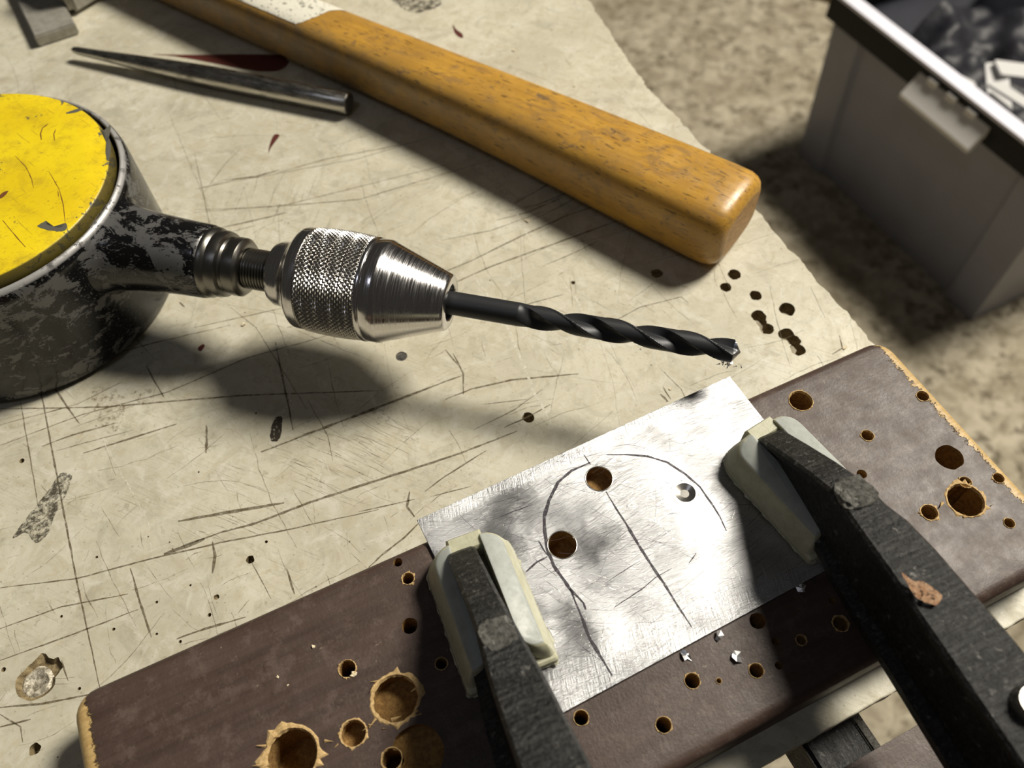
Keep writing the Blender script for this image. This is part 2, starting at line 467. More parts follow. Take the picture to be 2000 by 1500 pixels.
g = G('mottled_concrete')
a = g.noise(26, 7, .62, None, .6); bb = g.noise(11, 6, .7, g.vec(loc=(5, 9, 0)))
col = g.mix(g.ramp(a, .36, .62), (.25, .21, .14), (.50, .44, .33))
col = g.mix(g.ramp(bb, .56, .68, 0, .8), col, (.55, .49, .37))
col = g.mix(g.ramp(g.noise(19, 6, .7, g.vec(loc=(55, 9, 0))), .53, .63, 0, .8), col, (.085, .065, .035))
col = g.mix(g.ramp(g.noise(120, 3), .45, .7, 0, .4), col, (.19, .15, .085))
M_floor = g.set(col=col, rough=.8, nrm=g.bump(a, 3, .5))
g = G('grey_bin_plastic'); M_bin = g.set(col=g.mix(g.ramp(g.noise(60, 3), .3, .7), (.31, .315, .37), (.27, .275, .32)), rough=.42)
g = G('black_bin_rim_plastic'); M_rim = g.set(col=(.008, .008, .008), rough=.5, spec=.25)
g = G('white_bin_plastic'); M_binw = g.set(col=(.84, .83, .92), rough=.4)
g = G('cream_clip_plastic'); M_clip = g.set(col=(.85, .82, .78), rough=.45)
g = G('black_bag_film'); M_bag = g.set(col=(.018, .018, .024), rough=.55, nrm=g.bump(g.noise(40, 3), 6))
g = G('bin_strip_plastic'); M_strip = g.set(col=(.62, .61, .60), rough=.5)
g = G('frosted_plastic'); M_frost = g.set(col=(.60, .58, .52), rough=.35, trans=.35)
g = G('wood_crumb'); M_crumb = g.set(col=(.72, .62, .44), rough=.8)
g = G('aluminium_swarf'); M_swarf = g.set(col=(.85, .84, .85), metal=1, rough=.3)

# ------------------------------------------------------------------ setting: floor
n = 40
fl = mk('floor', [(-2500, -2500, -600), (2500, -2500, -600), (2500, 3500, -600), (-2500, 3500, -600)], [(0, 1, 2, 3)], M_floor, smooth=False)
fl['kind'] = 'structure'

# ------------------------------------------------------------------ workbench
bench = empty('workbench', (0, 0, 0), label='scarred cream-painted workbench top covered in knife scratches and drill holes', category='workbench')
outl = [(172.3, 84), (150, 74.5), (90, 48.6), (20, 18.5), (-60, -16), (-287, -113), (-430, -60), (-430, 560), (5, 560), (18, 500), (48.4, 399.2), (58, 364), (69.5, 326.4), (80, 303), (89.1, 282.5), (98, 258), (105.8, 236.5), (113.6, 216.5), (123.4, 194.5), (130.7, 176.9), (150, 133)]
dense = []
for i in range(len(outl)):
    a, b_ = Vector(outl[i]), Vector(outl[(i + 1) % len(outl)])
    L = (b_ - a).length; right_side = 9 <= i
    k = max(1, int(L / (1.6 if (right_side or i < 3) else 20)))
    for t in range(k):
        p = a.lerp(b_, t / k)
        if right_side:
            nn = mn.noise(Vector((p.x * .12, p.y * .12, 0))) * 1.6 + mn.noise(Vector((p.x * .5, p.y * .5, 3))) * .8
            p = p + Vector((nn, nn * .5))
        elif i < 3: p = p + Vector((0, .35 * mn.noise(Vector((p.x * .3, 0, 0)))))
        dense.append((p.x, p.y))
V, Fc = prism(dense, -6, 0, 0, .5)
bt = mk('bench_top', V, Fc, [M_bench, M_core], bench, smooth=False)
bholes = [(1435, 536, 2.6, 14), (1418, 561, 2.3, 14), (1476, 577, 2.4, 14), (1538, 604, 3.0, 14), (1482, 618, 2.8, 14), (1497, 642, 2.6, 14),
          (1487, 630, 2.0, 14), (1537, 654, 3.0, 14), (1551, 665, 2.5, 14), (1558, 682, 2.7, 14), (1283, 534, 2.3, 10), (1119, 552, 1.3, 1.2), (1032, 815, 2.1, 9),
          (489, 1093, 1.3, 8), (68, 1463, 1.6, 9), (43, 900, .9, 5), (423, 1166, 1.3, .8), (409, 1201, .6, 3), (222, 1229, .5, 3), (352, 1253, .5, 3), (520, 1058, .5, 3),
          (306, 1176, .45, 3), (306, 1238, .4, 3), (120, 1204, .45, 3), (189, 1088, .45, 3), (500, 807, .4, 3), (388, 922, .35, 3), (7, 1308, .7, 3), (155, 1345, .5, 3), (372, 1143, .35, 3)]
cut = []
for i, (x, y, r, d) in enumerate(bholes): p = P(x, y); cut.append(hole(p, r, -d, 1.0, i * 3.7, r2=r * (.9 if d > 2 else .35), rough=.22))
p = P(70, 1330); cut.append(hole(p, 6.2, -4.2, .6, 77, r2=1.2, n=28, rough=.16))
p = P(90, 1304); cut.append(hole(p, 4.2, -2.2, .6, 79, r2=2.2, n=24, rough=.5, sx=1.25))
p = P(784, 696); cut.append(hole(p, 2.1, -.55, .6, 81, n=24, rough=.05))
boolean(bt, cut)
sc = lathe([(0.01, -.9), (1.9, -.9), (1.9, -.25), (1.6, -.12), (.01, -.1)], 24, centre=P(784, 696))
mk('screw_head', sc[0], sc[1], M_iron2, bench, sharp=40)['label'] = 'dull grey screw head sunk in the bench'
pl = lathe([(0.01, -4.4), (1.6, -4.4), (3.2, -3.2), (4.9, -1.6), (3.6, -1.0), (1.6, -1.6), (.01, -1.9)], 30, centre=P(68, 1332), wob=.12)
mk('countersunk_screw', pl[0], pl[1], M_csk, bench, sharp=40)['label'] = 'shiny screw at the bottom of a broken countersink'

SC = [  # scars in the paint as the photograph shows them
    ([(63, 680), (85, 790), (115, 950), (150, 1135), (195, 1343)], .75), ([(0, 799), (200, 795), (480, 772), (740, 763)], .8),
    ([(84, 727), (118, 775), (155, 827)], .8), ([(286, 715), (302, 745), (320, 775)], .8), ([(538, 668), (550, 730), (565, 800), (572, 840)], .8),
    ([(510, 883), (600, 848), (700, 810), (780, 780), (870, 745)], 1.3), ([(870, 745), (905, 733)], .9), ([(163, 885), (250, 858), (345, 828)], .9),
    ([(82, 872), (140, 850), (230, 825)], .7), ([(320, 1083), (355, 1070), (400, 1052)], 1.8), ([(350, 1070), (430, 1040), (500, 1022), (600, 983), (700, 950), (800, 918), (900, 885), (1010, 842)], 1.1),
    ([(348, 1018), (450, 1000), (555, 982)], 1.5), ([(0, 1148), (150, 1130), (300, 1090), (430, 1060), (560, 1035), (740, 995)], .7),
    ([(415, 1058), (420, 1085), (415, 1120)], 1.1), ([(403, 830), (404, 860), (402, 885)], 1.1), ([(255, 1110), (275, 1180), (296, 1245)], .9),
    ([(345, 1248), (400, 1228), (480, 1205)], .9), ([(0, 1228), (120, 1185), (250, 1160)], .6), ([(0, 1290), (140, 1240), (270, 1190)], .6), ([(0, 1382), (80, 1375), (180, 1355)], .8), ([(0, 1420), (60, 1405)], .7),
    ([(40, 785), (60, 900), (75, 990)], .5), ([(0, 870), (160, 810), (330, 765), (480, 700), (640, 655)], .6), ([(0, 762), (150, 710), (300, 670), (450, 635)], .55),
    ([(380, 300), (410, 440), (430, 470)], .4), ([(380, 410), (520, 405), (700, 390), (900, 330), (1000, 300)], .5), ([(380, 415), (560, 400), (760, 350), (880, 320)], .45),
    ([(440, 352), (500, 345), (545, 332)], 1.3), ([(540, 338), (640, 310), (800, 280), (830, 272)], .55), ([(455, 355), (700, 310), (850, 265)], .4), ([(380, 370), (460, 352)], .6),
    ([(430, 445), (500, 430), (560, 415)], .9), ([(845, 540), (920, 510), (1020, 460), (1110, 420), (1170, 400)], .8), ([(860, 565), (960, 520), (1100, 470), (1250, 415)], .8),
    ([(970, 430), (1030, 415), (1100, 385)], .7), ([(1000, 400), (1080, 355)], .6), ([(990, 412), (1050, 400), (1150, 360)], .6), ([(1040, 430), (1110, 395), (1180, 350)], .5), ([(860, 470), (960, 450), (1070, 410)], .5), ([(1060, 520), (1130, 490), (1170, 470)], .45),
    ([(870, 780), (920, 760), (1000, 742), (1130, 730)], .9), ([(940, 790), (1030, 780)], .4), ([(380, 640), (560, 600)], .5), ([(560, 640), (740, 600)], .45),
    ([(885, 690), (905, 730), (905, 770)], .8), ([(870, 683), (900, 720)], .5), ([(1195, 630), (1250, 600), (1330, 580), (1345, 592)], .5), ([(1010, 600), (1100, 575)], .5), ([(1290, 770), (1305, 785)], .9),
    ([(720, 1108), (745, 1085), (790, 1050), (820, 1020)], .8), ([(985, 835), (1040, 810), (1075, 790)], .7), ([(830, 960), (870, 930), (950, 880)], .7), ([(840, 970), (920, 950)], .5),
    ([(800, 960), (795, 990), (810, 1010)], .9), ([(925, 840), (1005, 800), (1060, 760)], .4), ([(560, 1110), (575, 1160)], .8), ([(490, 1095), (530, 1170)], .35), ([(700, 1000), (810, 975)], .5),
    ([(120, 1290), (133, 1330)], .6), ([(0, 1395), (40, 1420), (45, 1450)], .5), ([(1310, 780), (1300, 765), (1295, 755)], .6), ([(1290, 720), (1330, 760), (1350, 800)], .35),
    ([(1640, 655), (1645, 680), (1625, 692)], .6), ([(150, 545), (230, 620), (300, 700)], .4), ([(450, 600), (500, 640), (600, 800)], .35), ([(0, 830), (150, 790), (240, 745)], .5), ([(110, 880), (260, 840)], .4),
    ([(350, 590), (360, 600)], .8), ([(390, 470), (500, 440)], .5), ([(395, 380), (440, 320), (470, 290)], .35), ([(600, 780), (640, 850), (650, 900)], .35)]
ribbons('scratch_grooves', px_lines(SC, 0), M_scr, bench, .03)['label'] = 'dark knife scratches'
fines = []
for i in range(430):
    x, y = rng.uniform(-40, 1700), rng.uniform(100, 1480); a = rng.choice([rng.gauss(-.42, .12), rng.gauss(-.42, .15), rng.gauss(1.25, .15), rng.uniform(-3.1, 3.1)]); L = rng.choice([30, 60, 110, 200]) * rng.uniform(.6, 1.3)
    c_ = rng.uniform(-.25, .25)
    pts = [(x + L * t * math.cos(a + c_ * t), y + L * t * math.sin(a + c_ * t)) for t in (-.5, -.2, .1, .5)]
    w = [P(*q) for q in pts]
    if any(not (q.x * .93 + q.y * .37 < 190 and -.395 * q.x + .919 * q.y > 12) for q in w): continue
    fines.append((w, rng.uniform(.15, .42)))
for cx_, cy_, n_, a0 in ((640, 900, 45, .42), (500, 1010, 26, .35), (740, 860, 30, .45), (560, 380, 18, 1.9), (520, 450, 16, 2.0), (1150, 640, 12, .5)):
    for i in range(n_):
        x, y = rng.gauss(cx_, 55), rng.gauss(cy_, 35); a = a0 + rng.gauss(0, .08); L = rng.uniform(20, 80)
        fines.append(([P(x - L * .5 * math.cos(a), y - L * .5 * math.sin(a)), P(x, y + rng.uniform(-1, 1)), P(x + L * .5 * math.cos(a), y + L * .5 * math.sin(a))], rng.uniform(.12, .3)))
ribbons('fine_scratches', fines, M_scr2, bench, .015, jit=.4)
PW = [([(185, 830), (240, 930), (290, 1020), (298, 1100)], .5), ([(232, 770), (243, 830)], .5), ([(920, 530), (960, 590), (1000, 660), (1040, 760), (1080, 830)], 1.6), ([(1090, 540), (1130, 590), (1170, 680), (1195, 700)], 1.2), ([(960, 330), (1000, 400), (1035, 470)], 1.5),
      ([(1000, 620), (1080, 650), (1190, 700)], .9), ([(555, 690), (575, 830)], .4), ([(620, 440), (622, 470)], .5), ([(390, 1045), (440, 1035), (490, 1020)], .5), ([(600, 1010), (640, 880)], .35), ([(625, 880), (650, 940)], .5), ([(560, 670), (566, 700)], .5)]
ribbons('pale_scratches', px_lines(PW, 0), M_scrw, bench, .035, jit=.6)


def blob(name, pts, z, mat, parent, inv=None, lab=None, sub=4, rough=.35):
    q = [P(x, y, z) for x, y in pts]
    if inv is not None: q = [inv @ v_ for v_ in q]
    n_ = len(q); out = []
    for i in range(n_):
        p0, p1, p2, p3 = q[i - 1], q[i], q[(i + 1) % n_], q[(i + 2) % n_]
        for t in range(sub):
            t = t / sub
            v_ = .5 * ((2 * p1) + (p2 - p0) * t + (2 * p0 - 5 * p1 + 4 * p2 - p3) * t * t + (3 * p1 - p0 - 3 * p2 + p3) * t ** 3)
            out.append(v_ + Vector((rng.uniform(-1, 1), rng.uniform(-1, 1), 0)) * rough * .5)
    c_ = sum(out, Vector()) / len(out); V_ = [tuple(c_)] + [tuple(v_) for v_ in out]
    F_ = [(0, i + 1, (i + 1) % len(out) + 1) for i in range(len(out))]
    o = mk(name, V_, F_, mat, parent, smooth=False)
    if lab: o['label'] = lab
    return o


blob('paint_stain', [(300, 106), (380, 107), (450, 106), (520, 106), (556, 108), (560, 116), (565, 122), (550, 136), (520, 140), (470, 134), (400, 120), (340, 110)], .05, M_red, bench, lab='dark red flame-shaped paint stain', rough=.2)
blob('paint_stain', [(532, 268), (538, 262), (546, 264), (540, 274), (528, 290), (524, 300), (526, 285)], .05, M_red, bench, lab='small dark red drip mark', rough=.1)
blob('paint_stain', [(884, 48), (892, 58), (903, 66), (904, 74), (896, 72), (888, 64)], .05, M_red, bench, lab='small dark red fleck', rough=.1)
blob('paint_stain', [(386, 680), (396, 672), (400, 676), (392, 686)], .05, M_red, bench, lab='tiny dark red fleck', rough=.1)
blob('dirt_scuff', [(25, 1050), (60, 1000), (100, 950), (118, 925), (140, 930), (130, 965), (110, 1000), (95, 1040), (70, 1060), (50, 1040)], .045, M_scuff, bench, lab='grey black scuffed dirt patch')
blob('dirt_scuff', [(528, 845), (536, 818), (552, 815), (548, 850), (540, 862), (530, 860)], .045, M_bmk, bench, lab='small black scuffed dirt patch')
blob('brown_stain', [(178, 770), (195, 752), (225, 758), (245, 780), (240, 815), (222, 850), (200, 835), (182, 805)], .045, M_stain, bench, lab='brown rusty stain')
blob('brown_stain', [(262, 765), (290, 758), (300, 775), (280, 790), (264, 782)], .045, M_stain, bench, lab='small brown stain')
blob('brown_stain', [(730, 800), (760, 795), (765, 815), (740, 830), (725, 820)], .045, M_stain, bench, lab='faint brown stain')
blob('dirt_scuff', [(760, -10), (800, -20), (850, -6), (862, 8), (832, 22), (806, 24), (780, 12)], .045, M_scuff, bench, lab='black smudge beyond the hammer handle')
for lx, ly in ((-10, 300), (-360, 480), (-360, 20), (60, 90)):
    V, Fc = prism([(lx - 30, ly - 30), (lx + 30, ly - 30), (lx + 30, ly + 30), (lx - 30, ly + 30)], -600, -6)
    mk('leg', V, Fc, M_core, bench, smooth=False)

# ------------------------------------------------------------------ brown beam
BA = math.atan2(.395, .919)
BO = P(150, 1365, 20)                       # its far left corner
bx, by = Vector((math.cos(BA), math.sin(BA), 0)), Vector((-math.sin(BA), math.cos(BA), 0))
org = Vector((BO.x, BO.y, 0)) - by * 82.7 - bx * 2
beam = empty('brown_beam', org, BA, label='long dark brown board full of splintered drill holes along the bench edge', category='board')
INV = Matrix.Translation(org) @ Matrix.Rotation(BA, 4, 'Z'); INV = INV.inverted()
LB = 266.0


def rrect(x0, y0, x1, y1, r, n_=6, rs=None):
    rs = rs or (r, r, r, r); out = []
    for (cx, cy, a0), rr in zip(((x0, y0, 180), (x1, y0, 270), (x1, y1, 0), (x0, y1, 90)), rs):
        sx = 1 if cx == x0 else -1; sy = 1 if cy == y0 else -1
        for i in range(n_ + 1):
            a = math.radians(a0 + 90 * i / n_)
            out.append((cx + sx * rr + rr * math.cos(a), cy + sy * rr + rr * math.sin(a)))
    return out


# long prism along x: cross-section in y,z, rounded ends
bm = bmesh.new()
bmesh.ops.create_cube(bm, size=1)
for v_ in bm.verts: v_.co = Vector(((v_.co.x + .5) * LB, (v_.co.y + .5) * 84.2, (v_.co.z + .5) * 20))
vert_e = [e for e in bm.edges if abs(e.verts[0].co.z - e.verts[1].co.z) > 1]
bmesh.ops.bevel(bm, geom=vert_e, offset=6.5, segments=6, affect='EDGES', profile=.5)
top_e = [e for e in bm.edges if all(v_.co.z > 19.9 for v_ in e.verts)]
bmesh.ops.bevel(bm, geom=top_e, offset=3.2, segments=5, affect='EDGES', profile=.5)
bo = bm_obj('board', bm, [M_brown, M_raw], beam, sharp=40)
BH = [(1564, 783, 3.7, 1), (1694, 851, 1.9, 1), (1854, 893, 4.1, 0), (1886, 977, 5.3, 2), (1950, 934, 1.6, 2), (1815, 1001, 2.4, 2), (1971, 1022, 1.5, 1), (1802, 774, 1.9, 1), (1683, 926, 1.5, 0),
      (1885, 942, 1.8, 1), (678, 1306, 2.3, 1), (772, 1364, 6.1, 2), (690, 1432, 3.3, 2), (570, 1475, 6.6, 2), (800, 1222, 2.2, 0), (862, 1296, 1.6, 1), (797, 1130, 1.7, 2), (777, 1098, 1.3, 0), (1352, 1330, 2.0, 1),
      (1477, 1310, 1.9, 1), (1480, 1213, 2.2, 0), (1515, 1253, 1.0, 0), (1565, 1250, 1.4, 1), (1642, 1218, 2.1, 1), (1521, 1300, 1.0, 0), (1296, 1416, 2.0, 1), (815, 1470, 6.8, 0), (765, 1482, 2.6, 1),
      (1404, 1330, .7, 1), (1625, 1173, 1.0, 0), (1135, 1402, 1.9, 1), (1170, 935, 4.0, 0), (1098, 1064, 4.1, 0)]
cut = []; rims = []
for i, (x, y, r, k) in enumerate(BH):
    p = INV @ P(x, y, 20)
    if x == 772: p.z = 20
    deep = {1170: 4, 1098: 8, 772: 6.5, 815: 3, 690: 5}.get(x, 14)
    cut.append(hole(p, r, 20 - deep, 21, i * 2.3, n=26, rough=.10)); rims.append((p, r, k, i))
boolean(bo, cut)
for p, r, k, i in rims:
    if k == 0: continue
    V, Fc = [], []; n_ = 44; R_ = random.Random(i * 7 + 1)
    for j in range(n_):
        a = 6.2832 * j / n_; w = (.10 if k == 2 else .05) * r + .12
        nz = max(0, mn.noise(Vector((math.cos(a) * 1.6 + i * 5, math.sin(a) * 1.6, 1))) * .9 + mn.noise(Vector((math.cos(a) * 7 + i * 5, math.sin(a) * 7, 1))) * .8 - .05)
        wi = w * (.3 + .9 * R_.random()) + nz * (.55 if k == 2 else .28) * r
        zi = .12 + .5 * R_.random() * nz * r * .3
        for rr, z in ((r * (.96 - .06 * R_.random()), -.6), (r * (.98 + .02 * R_.random()), .1 + zi), (r + wi * .6, .12 + zi * .8), (r + wi, .01)):
            V.append((p.x + rr * math.cos(a), p.y + rr * math.sin(a) * 1.0, 20 + z))
    for j in range(n_):
        j2 = (j + 1) % n_
        for q in range(3): Fc.append((j * 4 + q, j2 * 4 + q, j2 * 4 + q + 1, j * 4 + q + 1))
    if k == 2:
        for _ in range(int(4 + r)):
            a = R_.choice([0, 3.14]) + R_.gauss(0, .8); rr = r * R_.uniform(.85, 1.35); L = r * R_.uniform(.15, .55); a2 = R_.choice([0, 3.14]) + R_.gauss(0, .35)
            c_ = Vector((p.x + rr * math.cos(a), p.y + rr * math.sin(a), 20.05)); d = Vector((math.cos(a2), math.sin(a2), R_.uniform(0, .5)))
            s_ = Vector((-d.y, d.x, 0)) * L * .16; b0 = len(V)
            V += [tuple(c_ - s_), tuple(c_ + s_), tuple(c_ + d * L), tuple(c_ + Vector((0, 0, .4)))]
            Fc += [(b0, b0 + 1, b0 + 3), (b0 + 1, b0 + 2, b0 + 3), (b0 + 2, b0, b0 + 3)]
    o = mk('splintered_rim', V, Fc, M_spl, beam, smooth=False)

# second board and the iron rail under the beam
n0 = by
b2 = empty('lower_board', org - by * 17.0 + bx * 60, BA, label='second brown wooden board at the bottom right corner, beyond the gap', category='board')
bm = bmesh.new(); bmesh.ops.create_cube(bm, size=1)
for v_ in bm.verts: v_.co = Vector((v_.co.x * 240 + 110, v_.co.y * 80 - 40, (v_.co.z - .5) * 20))
bmesh.ops.bevel(bm, geom=[e for e in bm.edges if all(v_.co.z > -.1 for v_ in e.verts)], offset=1.0, segments=2, affect='EDGES')
bm_obj('board', bm, M_brown, b2)
q = INV @ P(1622, 1430, -20)
rail = empty('iron_rail', org + bx * q.x + Vector((0, 0, -40)), BA, label='short black cast iron rail bridging the gap under the two brown boards', category='rail')
bm = bmesh.new(); bmesh.ops.create_cube(bm, size=1)
for v_ in bm.verts: v_.co = Vector((v_.co.x * 20, v_.co.y * 110 - 45, (v_.co.z + .5) * 20 + 1.9))
bmesh.ops.bevel(bm, geom=list(bm.edges), offset=1.2, segments=2, affect='EDGES')
bm_obj('rail_bar', bm, M_iron, rail)
bm = bmesh.new(); bmesh.ops.create_cube(bm, size=1)
for v_ in bm.verts: v_.co = Vector((v_.co.x * 3 + 8.4, v_.co.y * 108 - 45, (v_.co.z + .5) * 1.5 + 21.2))
bmesh.ops.bevel(bm, geom=list(bm.edges), offset=.5, segments=2, affect='EDGES')
bm_obj('rail_lip', bm, M_iron2, rail)['label'] = 'bare rough metal edge'

# ------------------------------------------------------------------ aluminium plate
PA = math.atan2(45.5, 100); TL = Vector((-29.6, 103.5, 20))
px_, py_ = Vector((math.cos(PA), math.sin(PA), 0)), Vector((-math.sin(PA), math.cos(PA), 0))
porg = TL - py_ * 66.5; porg.z = 20.02
plate = empty('aluminium_plate', porg, PA, label='scratched aluminium plate with two drilled holes and a pen circle under the clamps', category='metal plate')
PINV = (Matrix.Translation(porg) @ Matrix.Rotation(PA, 4, 'Z')).inverted()
V, Fc = prism([(0, 0), (109.5, 0), (109.8, 66.5), (0, 66.5)], 0, 1.0, 0, .15)
ps = mk('sheet', V, Fc, [M_alu, M_cut], plate, smooth=False)
cut = []
for x, y, r in ((1170, 935, 4.0), (1098, 1064, 4.1)):
    p = PINV @ P(x, y, 21); cut.append(hole(p, r, -1, 1.3, 5, n=40, rough=.015))
p = PINV @ P(1338, 962, 21); cut.append(hole(p, 3.9, .28, 1.3, 8, r2=1.3, n=40, rough=.02))
boolean(ps, cut)
for x, y, r in ((1170, 935, 4.0), (1098, 1064, 4.1)):
    p = PINV @ P(x, y, 21)
    V, Fc = lathe([(r * .995, .8), (r * .985, 1.12), (r * 1.03, 1.16), (r * 1.07, 1.0)], 48, close=False, centre=(p.x, p.y, 0), wob=.01)
    mk('hole_burr', V, Fc, M_cut, plate)
p = PINV @ P(1338, 962, 21)
V, Fc = lathe([(.05, .15), (1.0, .22), (1.5, .30), (3.2, .75), (3.9, .96), (4.1, 1.08), (4.3, .99)], 44, close=False, centre=(p.x, p.y, 0), wob=.08)
mk('drill_dimple', V, Fc, M_glint, plate)['label'] = 'shiny shallow cone started by the drill'
PEN = [([(1144, 1191), (1140, 1178), (1113, 1150), (1081, 1105), (1070, 1074), (1063, 1037), (1063, 1010), (1072, 978), (1090, 942), (1117, 919), (1153, 903)], 1.3),
       ([(1185, 889), (1226, 888), (1267, 892), (1303, 903), (1339, 926), (1367, 951), (1389, 983), (1407, 1010), (1419, 1037)], .9),
       ([(1183, 960), (1253, 1073), (1312, 1164), (1350, 1225)], 1.0), ([(1140, 888), (1153, 908)], .6), ([(1113, 1150), (1130, 1190), (1153, 1250), (1196, 1320)], 1.1),
       ([(1028, 1117), (1048, 1098), (1069, 1087)], .8), ([(1052, 1056), (1062, 1075), (1070, 1085)], .7)]
ribbons('pen_marks', px_lines(PEN, 21, PINV), M_pen, plate, 1.03, stuff=False)['label'] = 'dark pen circle and centre lines'
FP = [([(1199, 1187), (1253, 1151), (1280, 1128), (1312, 1110)], .4), ([(1040, 985), (1000, 1000), (975, 1010)], .4), ([(1250, 1095), (1180, 1140)], .3), ([(1360, 1080), (1345, 1100)], .5)]
R_ = random.Random(3)
for i in range(170):
    x, y = R_.uniform(0, 108), R_.uniform(0, 65); a = R_.choice([R_.gauss(-.3, .22), R_.gauss(-.55, .2), R_.gauss(-1.1, .2), R_.uniform(0, 3)]); L = R_.uniform(3, 14)
    q = [Vector((x + L * t * math.cos(a + .15 * t), y + L * t * math.sin(a + .15 * t), 0)) for t in (-.5, 0, .5)]
    if all(0.6 < v_.x < 108.8 and .6 < v_.y < 65.8 for v_ in q): FP.append((q, R_.uniform(.06, .16)))
FPw = [(w_ if isinstance(w_[0], Vector) else [PINV @ P(x, y, 21) for x, y in w_], ww) for w_, ww in FP]
ribbons('dark_scratches', FPw, M_pen, plate, 1.015)
GL = [([(1010, 1065), (1080, 1120), (1200, 1205)], .22), ([(1035, 1075), (1130, 1125), (1250, 1170)], .18), ([(1270, 1000), (1315, 1055)], .18), ([(1262, 1010), (1300, 1030)], .18), ([(1185, 970), (1212, 980)], .2), ([(1060, 1130), (1120, 1175)], .2), ([(1045, 1140), (1130, 1205)], .18), ([(1100, 1020), (1140, 1080)], .12)]
GLw = px_lines(GL, 21, PINV)
for i in range(150):
    edge = R_.random() < .6
    x = R_.uniform(2, 107); y = R_.uniform(1, 18) if edge else R_.uniform(10, 65); a = R_.gauss(1.1, .5) if edge else R_.gauss(-.5, .5); L = R_.uniform(2, 9)
    q = [Vector((x + L * t * math.cos(a), y + L * t * math.sin(a), 0)) for t in (-.5, .5)]
    if all(0.6 < v_.x < 108.8 and .6 < v_.y < 65.8 for v_ in q): GLw.append((q, R_.uniform(.06, .15)))
ribbons('bright_scratches', GLw, M_glint, plate, 1.012, jit=.05)


# ------------------------------------------------------------------ hand drill
DA = math.atan2(-.2697, .963); DO = Vector((-184, 219.6, 0)); ZS = 35
drill = empty('hand_drill', DO, DA, label='old hand drill with yellow round gear cover, chipped black body and knurled chuck', category='hand drill')
V, Fc = lathe([(.1, 0), (50, 0), (53.2, .6), (54.8, 2.5), (55.2, 6), (54.8, 20), (54.6, 36), (54.5, 43), (54.4, 45.5), (54.0, 47.6), (53.3, 49.1), (52.5, 49.9), (52.0, 50), (51.6, 49.6), (51.4, 48.6), (51.3, 45.5), (48, 45.2), (.1, 45.2)], 160)
mk('gear_case', V, Fc, M_black, drill)
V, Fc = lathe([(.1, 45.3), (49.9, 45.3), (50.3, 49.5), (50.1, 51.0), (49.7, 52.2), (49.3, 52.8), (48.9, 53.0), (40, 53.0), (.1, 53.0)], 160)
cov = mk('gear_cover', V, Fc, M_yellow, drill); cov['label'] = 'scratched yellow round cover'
DINV = (Matrix.Translation(DO) @ Matrix.Rotation(DA, 4, 'Z')).inverted()
for pts, mt in (([(73, 441), (83, 435), (90, 431), (92, 438), (108, 444), (121, 443), (126, 436), (131, 438), (128, 449), (118, 452), (104, 451), (88, 448)], M_mark),
                ([(0, 380), (10, 374), (16, 373), (12, 380), (0, 388)], M_bmark), ([(129, 220), (145, 214), (162, 211), (164, 213), (150, 219), (133, 222)], M_mark),
                ([(216, 246), (209, 285), (206, 300), (209, 312), (213, 312), (216, 290), (212, 268), (196, 252), (192, 246), (200, 256)], M_mark)):
    blob('paint_chip', pts, 53.04, mt, cov, DINV, rough=.25)
ribbons('worn_curved_mark', px_lines([([(94, 242), (83, 250), (79, 262), (81, 273)], .6), ([(109, 252), (105, 262), (107, 275)], .5), ([(30, 305), (50, 325), (62, 350), (66, 367)], .3), ([(96, 336), (115, 368), (124, 400), (128, 440)], .3), ([(5, 430), (30, 460), (50, 483)], .35), ([(115, 385), (113, 372)], .3)], 53, DINV), M_bmark, cov, 53.05, stuff=False, jit=.1)
fil = [(18.5, 50), (16.6, 52.6), (15.2, 54.2), (14.5, 56.2), (14.1, 59.0), (13.9, 63), (13.5, 68), (12.95, 76), (12.6, 86), (12.3, 87.2), (11.8, 87.7)]
V, Fc = [], []
n_ = 80
for r, h in fil:
    for i in range(n_):
        a = 2 * math.pi * i / n_; lim = 48.6 - (h - 52) * .02 if h < 60 else 60
        z = ZS + r * math.sin(a)
        if z > lim - 3 and h < 60: z = lim - 3 + 3 * math.tanh((z - lim + 3) / 3)
        V.append((h, r * 1.05 * math.cos(a) if h < 60 else r * math.cos(a), z))
for j in range(len(fil) - 1):
    for i in range(n_): Fc.append((j * n_ + i, j * n_ + (i + 1) % n_, (j + 1) * n_ + (i + 1) % n_, (j + 1) * n_ + i))
mk('neck', V, Fc, M_black, drill, sharp=55)
V, Fc = lathe([(11.9, 87), (12.1, 87.8), (12.0, 89), (11.2, 90), (11.4, 92), (11.0, 93.5), (9.6, 94.0), (9.2, 94.8), (9.8, 95.4), (10.0, 97), (9.9, 99.2), (9.0, 100.2), (7.3, 100.6)], 64, axis='X', centre=(0, 0, ZS)); mk('spindle_collar', V, Fc, M_dark, drill, sharp=35)
pr = []
for i in range(11): h = 99.6 + i * 1.05; pr += [(6.35, h), (6.95, h + .35), (6.95, h + .6), (6.35, h + .95)]
V, Fc = lathe(pr, 48, axis='X', centre=(0, 0, ZS)); mk('threaded_spindle', V, Fc, M_dark, drill, sharp=30)
chuck = empty('chuck', (0, 0, ZS)); chuck.parent = drill
V, Fc = lathe([(6.5, 110.4), (8.6, 110.4), (10.2, 111.2), (10.9, 112.8), (11.0, 115.0), (11.4, 116.6), (12.8, 117.9), (14.8, 119.0), (16.1, 119.9), (16.7, 120.6), (17.0, 121.4), (17.0, 124.0), (16.6, 124.2)], 96, axis='X'); mk('chuck_back', V, Fc, M_chrome, chuck, sharp=35)
